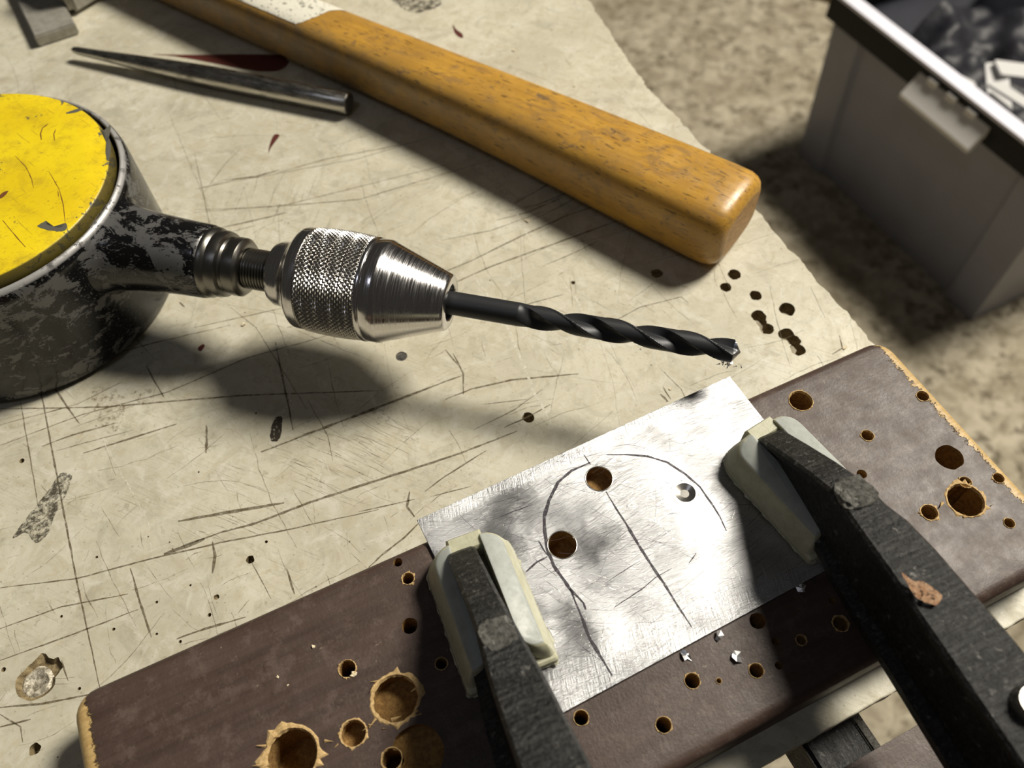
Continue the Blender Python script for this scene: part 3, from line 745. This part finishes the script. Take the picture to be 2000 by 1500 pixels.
# knurled band: real crossed grooves
NA, NL, x0, x1 = 528, 96, 124.1, 144.6
aa = np.arange(NA) / NA; ll = np.arange(NL + 1) / NL
A_, L_ = np.meshgrid(aa, ll)
K1 = 66; K2 = 12.5
tri = lambda t: np.abs((t % 1) * 2 - 1)
u, w_ = A_ * K1 + L_ * K2, A_ * K1 - L_ * K2
hgt = np.minimum(tri(u), tri(w_)) * .62
end = np.clip(np.minimum(L_, 1 - L_) * 30, 0, 1)
Rr = 16.75 + .5 * np.sin(np.pi * L_) + hgt * end
V = np.stack([x0 + L_ * (x1 - x0), Rr * np.cos(2 * np.pi * A_), Rr * np.sin(2 * np.pi * A_)], -1).reshape(-1, 3)
idx = np.arange(NA * (NL + 1)).reshape(NL + 1, NA); nx_ = np.roll(idx, -1, 1)
Fq = np.stack([idx[:-1], nx_[:-1], nx_[1:], idx[1:]], -1).reshape(-1, 4)
mk('knurled_band', V.tolist(), Fq.tolist(), M_knurl, chuck, smooth=False)['label'] = 'diamond knurled steel band'
V, Fc = lathe([(16.6, 144.5), (17.3, 144.7), (17.4, 145.4), (17.2, 145.9), (16.9, 146.1), (17.1, 146.5), (17.1, 149.4), (16.9, 150.4), (16.5, 151.0), (9.6, 170.2), (9.2, 171.2), (8.6, 171.6), (6.3, 171.7), (6.0, 171.3), (5.9, 160), (.1, 159)], 120, axis='X', close=False); mk('chuck_nose', V, Fc, M_chrome, chuck, sharp=35)
for k in range(3):
    a0 = math.radians(90 + 120 * k)
    sec = []
    for h, r0 in ((158, 3.95), (166.5, 3.95)):
        sec.append([(h, rr * math.cos(a0 + da), rr * math.sin(a0 + da)) for rr, da in ((r0, -.45), (r0, .45), (5.8, .3), (5.8, -.3))])
    V, Fc = loft(sec); mk('chuck_jaw', V, Fc, M_dark, chuck, smooth=False)

# ------------------------------------------------------------------ drill bit
bit = empty('drill_bit', DO + Vector((0, 0, ZS)), DA, label='black twist drill bit held in the chuck, aluminium shavings on its tip', category='drill bit')
RB = 3.85; NA = 96
steps = np.linspace(166, 264.6, 340); V = []; nS = len(steps)
for h in steps:
    ang = (h - 194) / 46 * 2 * math.pi - math.radians(27)
    dep = min(max((h - 194.5) / 9, 0), 1); dep = math.sin(dep * math.pi / 2)
    th = h - 262.2; tipr = RB if th < 0 else RB - th * 1.5
    for i in range(NA):
        a = 2 * math.pi * i / NA
        t = ((a - ang) % math.pi) / math.pi       # 0..1 across one land+flute
        r = RB
        if dep > 0:
            if t < .06: rr = RB
            elif t < .46: rr = RB * .945
            else:
                q_ = (t - .46) / .54
                rr = RB * (1 - .66 * math.sin(math.pi * min(1, q_) ** .85) ** .8) if q_ < 1 else RB
                rr = min(rr, RB * .945 if q_ < .5 else RB)
            r = RB * (1 - dep) + rr * dep
            if t < .46: r = RB - (RB - rr) * (1 if dep > .5 else dep * 2)
        r = min(r, max(tipr + (RB - tipr) * 0, .15) if th > 0 else 99)
        V.append((h, r * math.cos(a), r * math.sin(a)))
Fc = []
cutS = int(np.searchsorted(steps, 193.5))
for j in range(nS - 1):
    for i in range(NA): Fc.append((j * NA + i, j * NA + (i + 1) % NA, (j + 1) * NA + (i + 1) % NA, (j + 1) * NA + i))


def sub(V, Fc, a, b):
    f = [tuple(i - a * NA for i in q_) for q_ in Fc[a * NA:b * NA]]
    return V[a * NA:(b + 1) * NA], f


tipS = int(np.searchsorted(steps, 262.0))
v_, f_ = sub(V, Fc, 0, cutS); mk('shank', v_, f_, M_bit, bit)
v_, f_ = sub(V, Fc, cutS, tipS); mk('fluted_body', v_, f_, M_bit, bit, sharp=28)
v_, f_ = sub(V, Fc, tipS, nS - 1); f_.append(tuple((nS - 1 - tipS) * NA + i for i in range(NA))); mk('cutting_tip', v_, f_, M_bitedge, bit, sharp=28)['label'] = 'bright ground cutting tip'
R_ = random.Random(12); V, Fc = [], []
base = Vector((261.5, -2.2, -3.6))
for k in range(26):
    c_ = base + Vector((R_.gauss(-.2, 1.3), R_.gauss(-.6, .5), R_.gauss(-.2, .45))); d = Vector((R_.uniform(-1, 1), R_.uniform(-1, 1), R_.uniform(-1, 1))).normalized() * R_.uniform(.7, 1.7)
    e_ = d.orthogonal().normalized() * .25; b0 = len(V); V += [tuple(c_ - e_), tuple(c_ + e_), tuple(c_ + d), tuple(c_ + e_.cross(d).normalized() * .3)]
    Fc += [(b0, b0 + 1, b0 + 2), (b0, b0 + 1, b0 + 3), (b0 + 1, b0 + 2, b0 + 3), (b0, b0 + 2, b0 + 3)]
for k in range(10):
    c_ = Vector((263 + R_.uniform(-.5, .8), R_.uniform(-3, 1.0), 2.4 + R_.uniform(-1, .8))); d = Vector((R_.uniform(-1, 1), R_.uniform(-1, 1), 1)).normalized() * R_.uniform(.3, .8)
    e_ = d.orthogonal().normalized() * .2; b0 = len(V); V += [tuple(c_ - e_), tuple(c_ + e_), tuple(c_ + d)]; Fc += [(b0, b0 + 1, b0 + 2)]
mk('aluminium_burr', V, Fc, M_swarf, bit, smooth=False)['label'] = 'tangled aluminium shavings'

# ------------------------------------------------------------------ hammer
HD = Vector((-.79, .613, 0)).normalized(); HA = math.atan2(HD.y, HD.x); HO = Vector((89.5, 222.5, 0))
ham = empty('hammer', HO, HA, label='claw-less hammer with worn amber varnished wooden handle and white label, lying behind the drill', category='hammer')
ham['label'] = 'hammer with worn amber varnished wooden handle and white label, lying behind the drill'
HINV = (Matrix.Translation(HO) @ Matrix.Rotation(HA, 4, 'Z')).inverted()
SECT = [(0, 27, 19, 0), (.4, 30, 22, 0), (1.4, 33.5, 25.5, 0), (3.2, 36, 27.6, 0), (6, 37.5, 28.8, 0), (12, 38, 29, 0), (40, 36.5, 28.5, -.5), (80, 34, 27, -1.2), (120, 31.5, 25.5, -1.5), (160, 29.5, 24.5, -1.2), (200, 28, 24, -.4), (260, 27, 24, 1), (375, 27, 22, 2)]


def hsec(s, grow=0, th0=0, th1=2 * math.pi, n_=64, full=True):
    for a, b_ in zip(SECT[:-1], SECT[1:]):
        if a[0] <= s <= b_[0]: break
    t = (s - a[0]) / (b_[0] - a[0]); w, h, yo = [a[k] * (1 - t) + b_[k] * t for k in (1, 2, 3)]
    zc = 14.6 if s < 20 else 14.6 - (s - 20) * .002
    w = w / 2 + grow; h = h / 2 + grow; out = []
    for i in range(n_):
        th = th0 + (th1 - th0) * i / (n_ if full else n_ - 1)
        c_, s_ = math.cos(th), math.sin(th); e = 2 / 3.4
        # a softly eight-sided oval
        out.append((s, yo + w * abs(c_) ** e * (1 if c_ >= 0 else -1), zc + h * abs(s_) ** e * (1 if s_ >= 0 else -1)))
    return out


ss = [0, .4, 1.4, 3.2, 6, 12] + list(range(20, 369, 8)) + [375]
V, Fc = loft([hsec(s) for s in ss], cap=False)
hn = mk('handle', V, Fc, M_amber, ham)
c0 = hsec(0); V = [(-.25, 0, 14.6)] + c0; Fc = [(0, i + 1, (i + 1) % 64 + 1) for i in range(64)]
mk('handle_end', V, Fc, M_end, ham, smooth=False)['label'] = 'bare end grain of the handle'
rows = []
for i, s in enumerate(np.linspace(0, 1, 30)):
    row = []
    th0, th1 = math.radians(56), math.radians(128)
    for j in range(24):
        t = j / 23; th = th0 + (th1 - th0) * t
        st = 208 + 12 * (1 - t) + .8 * mn.noise(Vector((t * 9, 0, 0))); sx = st + (300 - st) * s
        th += .02 * mn.noise(Vector((s * 20, 3, j > 12))) * (1 if j in (0, 23) else 0)
        for a, b_ in zip(SECT[:-1], SECT[1:]):
            if a[0] <= sx <= b_[0]: break
        tt = (sx - a[0]) / (b_[0] - a[0]); w, h, yo = [a[k] * (1 - tt) + b_[k] * tt for k in (1, 2, 3)]
        zc = 14.6 - (sx - 20) * .002; e = 2 / 3.4
        row.append((sx, yo + (w / 2 + .18) * abs(math.cos(th)) ** e * (1 if math.cos(th) >= 0 else -1), zc + (h / 2 + .18) * abs(math.sin(th)) ** e))
    rows.append(row)
V = [p for r_ in rows for p in r_]; Fc = [(i * 24 + j, i * 24 + j + 1, (i + 1) * 24 + j + 1, (i + 1) * 24 + j) for i in range(29) for j in range(23)]
mk('handle_label', V, Fc, M_white, ham)['label'] = 'chipped white label wrapped on the handle'
bm = bmesh.new(); bmesh.ops.create_cube(bm, size=1)
for v_ in bm.verts: v_.co = Vector((v_.co.x * 26 + 366, v_.co.y * 92 - 2, (v_.co.z + .5) * 27))
bmesh.ops.bevel(bm, geom=list(bm.edges), offset=3, segments=3, affect='EDGES')
bm_obj('head', bm, M_dull, ham)

# ------------------------------------------------------------------ punch
p0, p1 = P(683, 203, 5), P(140, 97, 5)
PD = p1 - p0; LP = PD.length
pun = empty('punch', Vector((p0.x, p0.y, 0)), math.atan2(PD.y, PD.x), label='tapered steel centre punch lying beside the hammer handle', category='punch')
V, Fc = lathe([(4.0, 0), (4.7, .3), (5.0, .9), (5.0, 30), (4.9, 70), (4.6, 82), (4.1, 95), (3.4, 112), (2.5, 130), (1.9, LP - 4), (1.6, LP - 1.6), (.5, LP)], 48, axis='X', centre=(0, 0, 5.02)); mk('shaft', V, Fc, M_steel, pun, sharp=30)
V, Fc = lathe([(.05, -.05), (3.9, -.05), (3.9, .1), (.05, .1)], 40, axis='X', centre=(0, 0, 5.02)); mk('struck_end', V, Fc, M_dark, pun, smooth=False)['label'] = 'dark flat struck end'

# ------------------------------------------------------------------ steel bar, top left
a_, b_, c_ = P(66, 72, 6), P(30, -2, 6), P(142, 38, 6)
e1 = (b_ - a_).normalized(); e2 = Vector((e1.y, -e1.x, 0))
wd = (c_ - a_).dot(e2)
bar = empty('steel_bar', Vector((a_.x, a_.y, 0)), math.atan2(e2.y, e2.x), label='flat grey steel bar end in the top left corner of the bench', category='steel bar')
bm = bmesh.new(); bmesh.ops.create_cube(bm, size=1)
for v_ in bm.verts: v_.co = Vector(((v_.co.x + .5) * wd, (v_.co.y + .5) * 75, (v_.co.z + .5) * 6))
bmesh.ops.bevel(bm, geom=list(bm.edges), offset=.7, segments=2, affect='EDGES')
bm_obj('bar', bm, M_dull, bar)


# ------------------------------------------------------------------ clamps
def clamp(pc, pad_dir, tip, arm_dir, lab, sects, boss_s, pz, W=25.5):
    a = math.atan2(arm_dir[1], arm_dir[0])
    root = empty('clamp', (tip[0], tip[1], 0), a, label=lab, category='clamp')
    # arm: lofted I-shaped section, local x runs away from the tip
    secs = []
    for s, zt, zb, w, wb in sects:
        h = zt - zb; fl_ = min(4, h * .3); iw = .62
        secs.append([(s, -w / 2 + .8, zt), (s, -w / 2, zt - .8), (s, -w / 2, zt - fl_ * .7), (s, -w / 2 * iw, zt - fl_), (s, -wb / 2 * iw, zb + fl_), (s, -wb / 2, zb + fl_ * .7), (s, -wb / 2, zb), (s, wb / 2, zb),
                     (s, wb / 2, zb + fl_ * .7), (s, wb / 2 * iw, zb + fl_), (s, w / 2 * iw, zt - fl_), (s, w / 2, zt - fl_ * .7), (s, w / 2, zt - .8), (s, w / 2 - .8, zt), (s, 0, zt + .25)])
    V, Fc = loft(secs); mk('arm', V, Fc, M_iron, root, sharp=25)
    bm = bmesh.new(); bmesh.ops.create_icosphere(bm, subdivisions=4, radius=1)
    for v_ in bm.verts:
        c = v_.co; q_ = Vector([math.copysign(abs(t) ** .55, t) for t in c]); nn = mn.noise(q_ * 2.3 + Vector((boss_s[0], 0, 0))) * .22 + mn.noise(q_ * 6) * .08
        q_ = q_ * (1 + nn)
        v_.co = Vector((boss_s[0] + q_.x * 4.0, q_.y * boss_s[2], boss_s[1] + q_.z * 2.6))
    bm_obj('boss', bm, M_iron2, root, sharp=None)['label'] = 'rough bare metal lump on the arm'
    # pad
    pa = math.atan2(pad_dir[1], pad_dir[0]) - a
    pad = empty('pad', Matrix.Rotation(-a, 4, 'Z') @ (Vector((pc[0], pc[1], 0)) - Vector((tip[0], tip[1], 0))) + Vector((0, 0, pz)), pa); pad.parent = root
    L = 40
    o_ = rrect(-L / 2, -W / 2, L / 2, W / 2, 6, 6, (7.5, 1.2, 1.2, 7.5))
    V, Fc = rprism(-L / 2, -W / 2, L / 2, W / 2, (7.5, 1.2, 1.2, 7.5), [(0, .4), (.5, 0), (2.6, .2), (3.2, .8)]); mk('pad_base', V, Fc, M_pad, pad, sharp=35)
    for sg in (-1, 1):
        y0, y1 = (-W / 2 + .3, -4.2) if sg < 0 else (4.0, W / 2 - .3)
        rs_ = (7.2, 2.0, 6.5, .8) if sg < 0 else (.8, 6.5, 2.0, 7.2)
        V, Fc = loft([[(x, y + sg * -sk, z + (abs(y) - 4.6) * -sl) for x, y in rrect(-L / 2 + .3 + d, y0 + (d if sg < 0 else .1 * d), L / 2 - 1.2 - d, y1 - (d if sg > 0 else .1 * d), 1, 6, [max(r - d, .3) for r in rs_])] for z, d, sk, sl in ((2.5, 0, 0, 0), (6.0, .9, 0, .05), (9.9, 1.9, 0, .26), (10.9, 2.6, 0, .28), (11.2, 3.1, 0, .28))]); mk('pad_lobe', V, Fc, [M_pad, M_lobe], pad, sharp=60, mi=[1 if min(V[q][2] for q in f_) > 6.9 + 0 and k_ >= len(Fc) - 29 else 0 for k_, f_ in enumerate(Fc)])
    V, Fc = rprism(-L / 2 + .4, -5.2, -L / 2 + 6.0, 5.2, (.5,) * 4, [(2.6, 0), (9.4, .2), (10.3, .8)], 3); mk('pad_bridge', V, Fc, M_pad, pad, sharp=40)
    # ragged moulding flash along the base
    V, Fc = [], []; R_ = random.Random(int(pc[0]) + 50)
    o_ = rrect(-L / 2, -W / 2, L / 2, W / 2, 6, 6, (7.5, 1.2, 1.2, 7.5)); pts = []
    for i in range(len(o_)):
        p, q_ = Vector(o_[i]), Vector(o_[(i + 1) % len(o_)]); k = max(1, int((q_ - p).length / .5))
        for t in range(k): pts.append(p.lerp(q_, t / k))
    for i in range(len(pts)):
        p = pts[i]; d = p.normalized()
        o = max(0, mn.noise(Vector((p.x * .45, p.y * .45, pc[0])))) * 1.3 + R_.random() * .25
        V += [(p.x - d.x * .6, p.y - d.y * .6, .7), (p.x + d.x * o, p.y + d.y * o, .9), (p.x, p.y, 1.3)]
    n_ = len(pts)
    for i in range(n_):
        j = (i + 1) % n_; Fc += [(i * 3, i * 3 + 1, j * 3 + 1, j * 3), (i * 3 + 1, i * 3 + 2, j * 3 + 2, j * 3 + 1)]
    mk('pad_flash', V, Fc, M_pad, pad, smooth=False)
    return root


sectR = [(0, 32.5, 25.5, 7.6, 7.4), (1.2, 34, 25.0, 8.2, 8), (10, 40, 25.2, 8.6, 8.4), (20, 46.5, 25.6, 9.0, 9), (29, 51.5, 26, 9.6, 10), (37, 52.6, 26, 10.6, 11), (43, 54.4, 26.5, 12.6, 13.5), (52, 55.8, 27, 13.8, 15), (76, 57.3, 28, 16.2, 17.5), (96, 57.8, 28, 17.4, 19), (190, 59, 26, 21, 22)]
sectL = [(0, 32.5, 25.5, 7.6, 7.4), (1.2, 34, 25.0, 8.0, 8), (10, 40, 25.2, 8.2, 9), (20, 46.5, 25.6, 8.4, 12), (29, 51.5, 26, 9.2, 15), (37, 53.4, 26, 10.8, 17), (43, 56, 26.5, 11.8, 18.5), (52, 60, 27, 12.6, 20), (66, 67, 30, 13.6, 21), (96, 77, 36, 15, 22), (170, 92, 44, 18, 24)]
cR = clamp((82, 108.3), (.51, -.86), P(1505, 842, 34), (.345, -.939), 'right black iron clamp with orange rust spot and bare lump near its pad', sectR, (31.5, 51.2, 4.8), 21.2, 28)
cL = clamp((-9.3, 75.5), (.325, -.945), P(898, 1070, 34), (.328, -.945), 'left black iron clamp pressing its milky pad on the left corner of the plate', sectL, (31.5, 50.6, 4.2), 21.2, 25.5)
CI = (Matrix.Translation(cR.location / S) @ Matrix.Rotation(cR.rotation_euler.z, 4, 'Z')).inverted()
blob('rust_spot', [(1762, 1118), (1785, 1136), (1800, 1134), (1838, 1162), (1830, 1182), (1806, 1176), (1785, 1160)], 57.75, M_rust, cR, CI, lab='orange rusty spot on the arm', rough=.4)
bm = bmesh.new(); bmesh.ops.create_cone(bm, cap_ends=True, segments=24, radius1=4.2, radius2=3.4, depth=3)
pp = CI @ P(2022, 1372, 60)
for v_ in bm.verts: v_.co += Vector((pp.x, pp.y, 59.2))
bm_obj('rivet', bm, M_steel, cR)['label'] = 'bright rivet head on the arm'


# ------------------------------------------------------------------ shavings and crumbs
def flake(name, px, py, z, size, mat, lab, grp, seed, cat):
    R_ = random.Random(seed); n_ = R_.randint(7, 9); bm = bmesh.new(); top = []
    for i in range(n_):
        a = 6.283 * i / n_; r = size * R_.uniform(.35, 1.15); top.append(bm.verts.new((r * math.cos(a), r * math.sin(a) * .75, .1 + R_.uniform(0, .55) * size)))
    c_ = bm.verts.new((0, 0, size * .35)); c2 = bm.verts.new((0, 0, .02))
    for i in range(n_): bm.faces.new((c_, top[i], top[(i + 1) % n_])); bm.faces.new((c2, top[(i + 1) % n_], top[i]))
    o = bm_obj(name, bm, mat, None, smooth=False)
    o.location = P(px, py, z) * S; o.rotation_euler = (0, 0, R_.uniform(0, 6)); o['label'] = lab; o['category'] = cat
    if grp: o['group'] = grp
    return o


for k, (x, y, s_, lab) in enumerate([(1340, 1281, 1.8, 'aluminium shaving on the brown board, leftmost of the three below the plate edge'), (1402, 1244, 1.9, 'thin bent aluminium shaving lying closest to the plate edge'), (1438, 1283, 2.2, 'pointed bright aluminium shaving, lowest right of the three below the plate'), (1565, 1151, 2.4, 'pale triangular metal shaving in the shadow beside the right clamp arm')]):
    flake('metal_shaving', x, y, 20, s_, M_swarf, lab, 'aluminium shavings on the brown board', 20 + k, 'shaving')
for k, (x, y, z, s_, lab) in enumerate([(613, 1264, 20, .9, 'tiny cross-shaped pale crumb on the left half of the brown board'), (542, 1322, 20, .6, 'small white crumb left of the small splintered hole on the brown board'), (563, 1338, 20, .4, 'tiniest white crumb on the left half of the brown board'), (690, 1318, 20, 1.2, 'pale wood shred on the rim of the small hole near the large splintered hole'), (1029, 431, 0, 1.5, 'yellowish crumb on the bench at the edge of the hammer shadow'), (1122, 169, 0, 1.0, 'pale crumb on the bench beyond the hammer handle'), (1004, 99, 0, 1.1, 'yellow crumb on the bench above the hammer handle'), (476, 634, 0, 1.6, 'small curled shred on the bench under the chuck'), (1650, 680, 0, 1.2, 'tiny splinter on the bench against the brown board'), (1310, 760, 0, .8, 'dark crumb on the bench above the plate')]):
    flake('crumb', x, y, z, s_, M_crumb, lab, 'crumbs scattered on the bench and board', 60 + k, 'crumb')

# ------------------------------------------------------------------ storage bin on the floor
BB = Vector((443.2, 959.6, -600)); bu = Vector((.403, -.915, 0)).normalized(); bv = Vector((.915, .403, 0)).normalized()
binr = empty('storage_bin', BB, math.atan2(bu.y, bu.x), label='grey plastic storage bin with black rim on the floor beyond the bench', category='bin')
# local: x along the long side facing the bench (0..355), y away from the bench (0..240)
Lb, Wb, Hb = 356, 260, 250


def bin_ring(z, o):
    t = z / Hb; f = 8 * t + o          # walls lean outwards
    pts = [(-f, -f), (46 - f * .6, -f), (52 - f * .6, 7 - f), (Lb - 52 + f * .6, 7 - f), (Lb - 46 + f * .6, -f), (Lb + f, -f), (Lb + f, Wb + f), (-f, Wb + f)]
    return [(x, y, z) for x, y in pts]


outer = [bin_ring(z, 0) for z in (0, 3, Hb)]; inner = [[(min(max(x, -8), Lb + 8), y, z) for x, y, z in bin_ring(z, -4)] for z in (Hb, 8)]
V, Fc = loft(outer + inner); mk('bin_body', V, Fc, M_bin, binr, smooth=False)


def frame(x0, y0, x1, y1, w, z0, z1, name, mat, lab=None):
    o1 = [(x0, y0), (x1, y0), (x1, y1), (x0, y1)]; i1 = [(x0 + w, y0 + w), (x1 - w, y0 + w), (x1 - w, y1 - w), (x0 + w, y1 - w)]
    V_ = [(x, y, z) for ring, z in ((o1, z0), (o1, z1), (i1, z1), (i1, z0)) for x, y in ring]; F_ = []
    for k in range(4):
        for i in range(4): F_.append((k * 4 + i, k * 4 + (i + 1) % 4, ((k + 1) % 4) * 4 + (i + 1) % 4, ((k + 1) % 4) * 4 + i))
    o = mk(name, V_, F_, mat, binr, smooth=False)
    if lab: o['label'] = lab
    return o


frame(-12, -20, Lb + 24, Wb + 24, 11, Hb - 30, Hb + 1, 'rim_skirt', M_rim, 'black band under the rim')
frame(-13, -21, Lb + 25, Wb + 25, 19, Hb + 1, Hb + 5, 'rim_lip', M_binw, 'pale lavender white rim')
q0 = None
secs = [[(x, y, z) for y, z in ((-20, Hb - 10), (-21, Hb - 8), (-39, Hb - 31), (-39, Hb - 36), (-33, Hb - 36), (-20, Hb - 20))] for x in (152, 262)]
V, Fc = loft(secs); mk('handle_clip', V, Fc, M_clip, binr, smooth=False)['label'] = 'creamy white handle clip'
for i in range(3):
    V, Fc = prism(rrect(168 + i * 30, -25, 182 + i * 30, -19.8, 1, 2), Hb - 11, Hb - 4); mk('clip_tooth', V, Fc, M_clip, binr, smooth=False)
bm = bmesh.new(); bmesh.ops.create_grid(bm, x_segments=60, y_segments=50, size=.5)
for v_ in bm.verts:
    x, y = v_.co.x * (Lb - 30), v_.co.y * (Wb - 34)
    v_.co = Vector((x + Lb / 2, y + Wb / 2, Hb - 72 + 42 * mn.noise(Vector((x / 70, y / 60, 1))) + 14 * mn.noise(Vector((x / 22, y / 25, 4)))))
bag = bm_obj('black_bag', bm, M_bag, None, sharp=None); bag.location = binr.location; bag.rotation_euler = binr.rotation_euler
tag(bag, label='crumpled black bag filling the grey storage bin', category='bag')
R_ = random.Random(5)
for k, (x, y, a, L, lab) in enumerate([(150, 40, .5, 70, 'wide pale strip leaning in the bin, nearest the bin corner handle'), (205, 60, -.6, 90, 'long pale strip crossing the others in the storage bin'), (190, 100, 1.2, 60, 'short grey strip lying deepest in the storage bin'), (240, 50, .1, 80, 'white strip in the bin closest to the right frame edge')]):
    V, Fc = prism(rrect(-L / 2, -12, L / 2, 12, 3, 3), 0, 3); o = mk('plastic_strip', V, Fc, M_strip, None, smooth=False)
    o.location = (Vector(binr.location) / S + bu * x + bv * y + Vector((0, 0, Hb - 40 + 8 * k))) * S; o.rotation_euler = (R_.uniform(-.25, .25), R_.uniform(-.25, .25), binr.rotation_euler.z + a)
    tag(o, label=lab, category='strip', group='pale strips in the storage bin')

# frosted tub and dark lath on the floor, at the top edge of the picture
q = P(1135, -38, -600)
V, Fc = lathe([(34, 0), (37, 3), (46, 95), (48, 97), (48, 100), (44, 100), (43, 96), (34, 5), (.1, 4)], 48, close=False, centre=(0, 0, 0)); V2, F2 = lathe([(.1, 0), (34, 0)], 48, close=False)
b0 = len(V); o = mk('frosted_tub', V + V2, Fc + [tuple(i + b0 for i in f) for f in F2], M_frost, None); o.location = Vector((q.x, q.y, -600)) * S
tag(o, label='frosted plastic tub on the floor behind the bench at the top edge', category='tub')
a_, b_ = P(1545, -8, -600), P(1660, 22, -600); d = (b_ - a_)
V, Fc = prism(rrect(-40, -14, d.length + 120, 14, 3, 3), 0, 12, 0, 1); o = mk('dark_lath', V, Fc, M_core, None, smooth=False)
o.location = Vector((a_.x, a_.y + 25, -600)) * S; o.rotation_euler = (0, 0, math.atan2(d.y, d.x)); tag(o, label='dark brown lath on the floor beside the storage bin, at the top edge', category='lath')
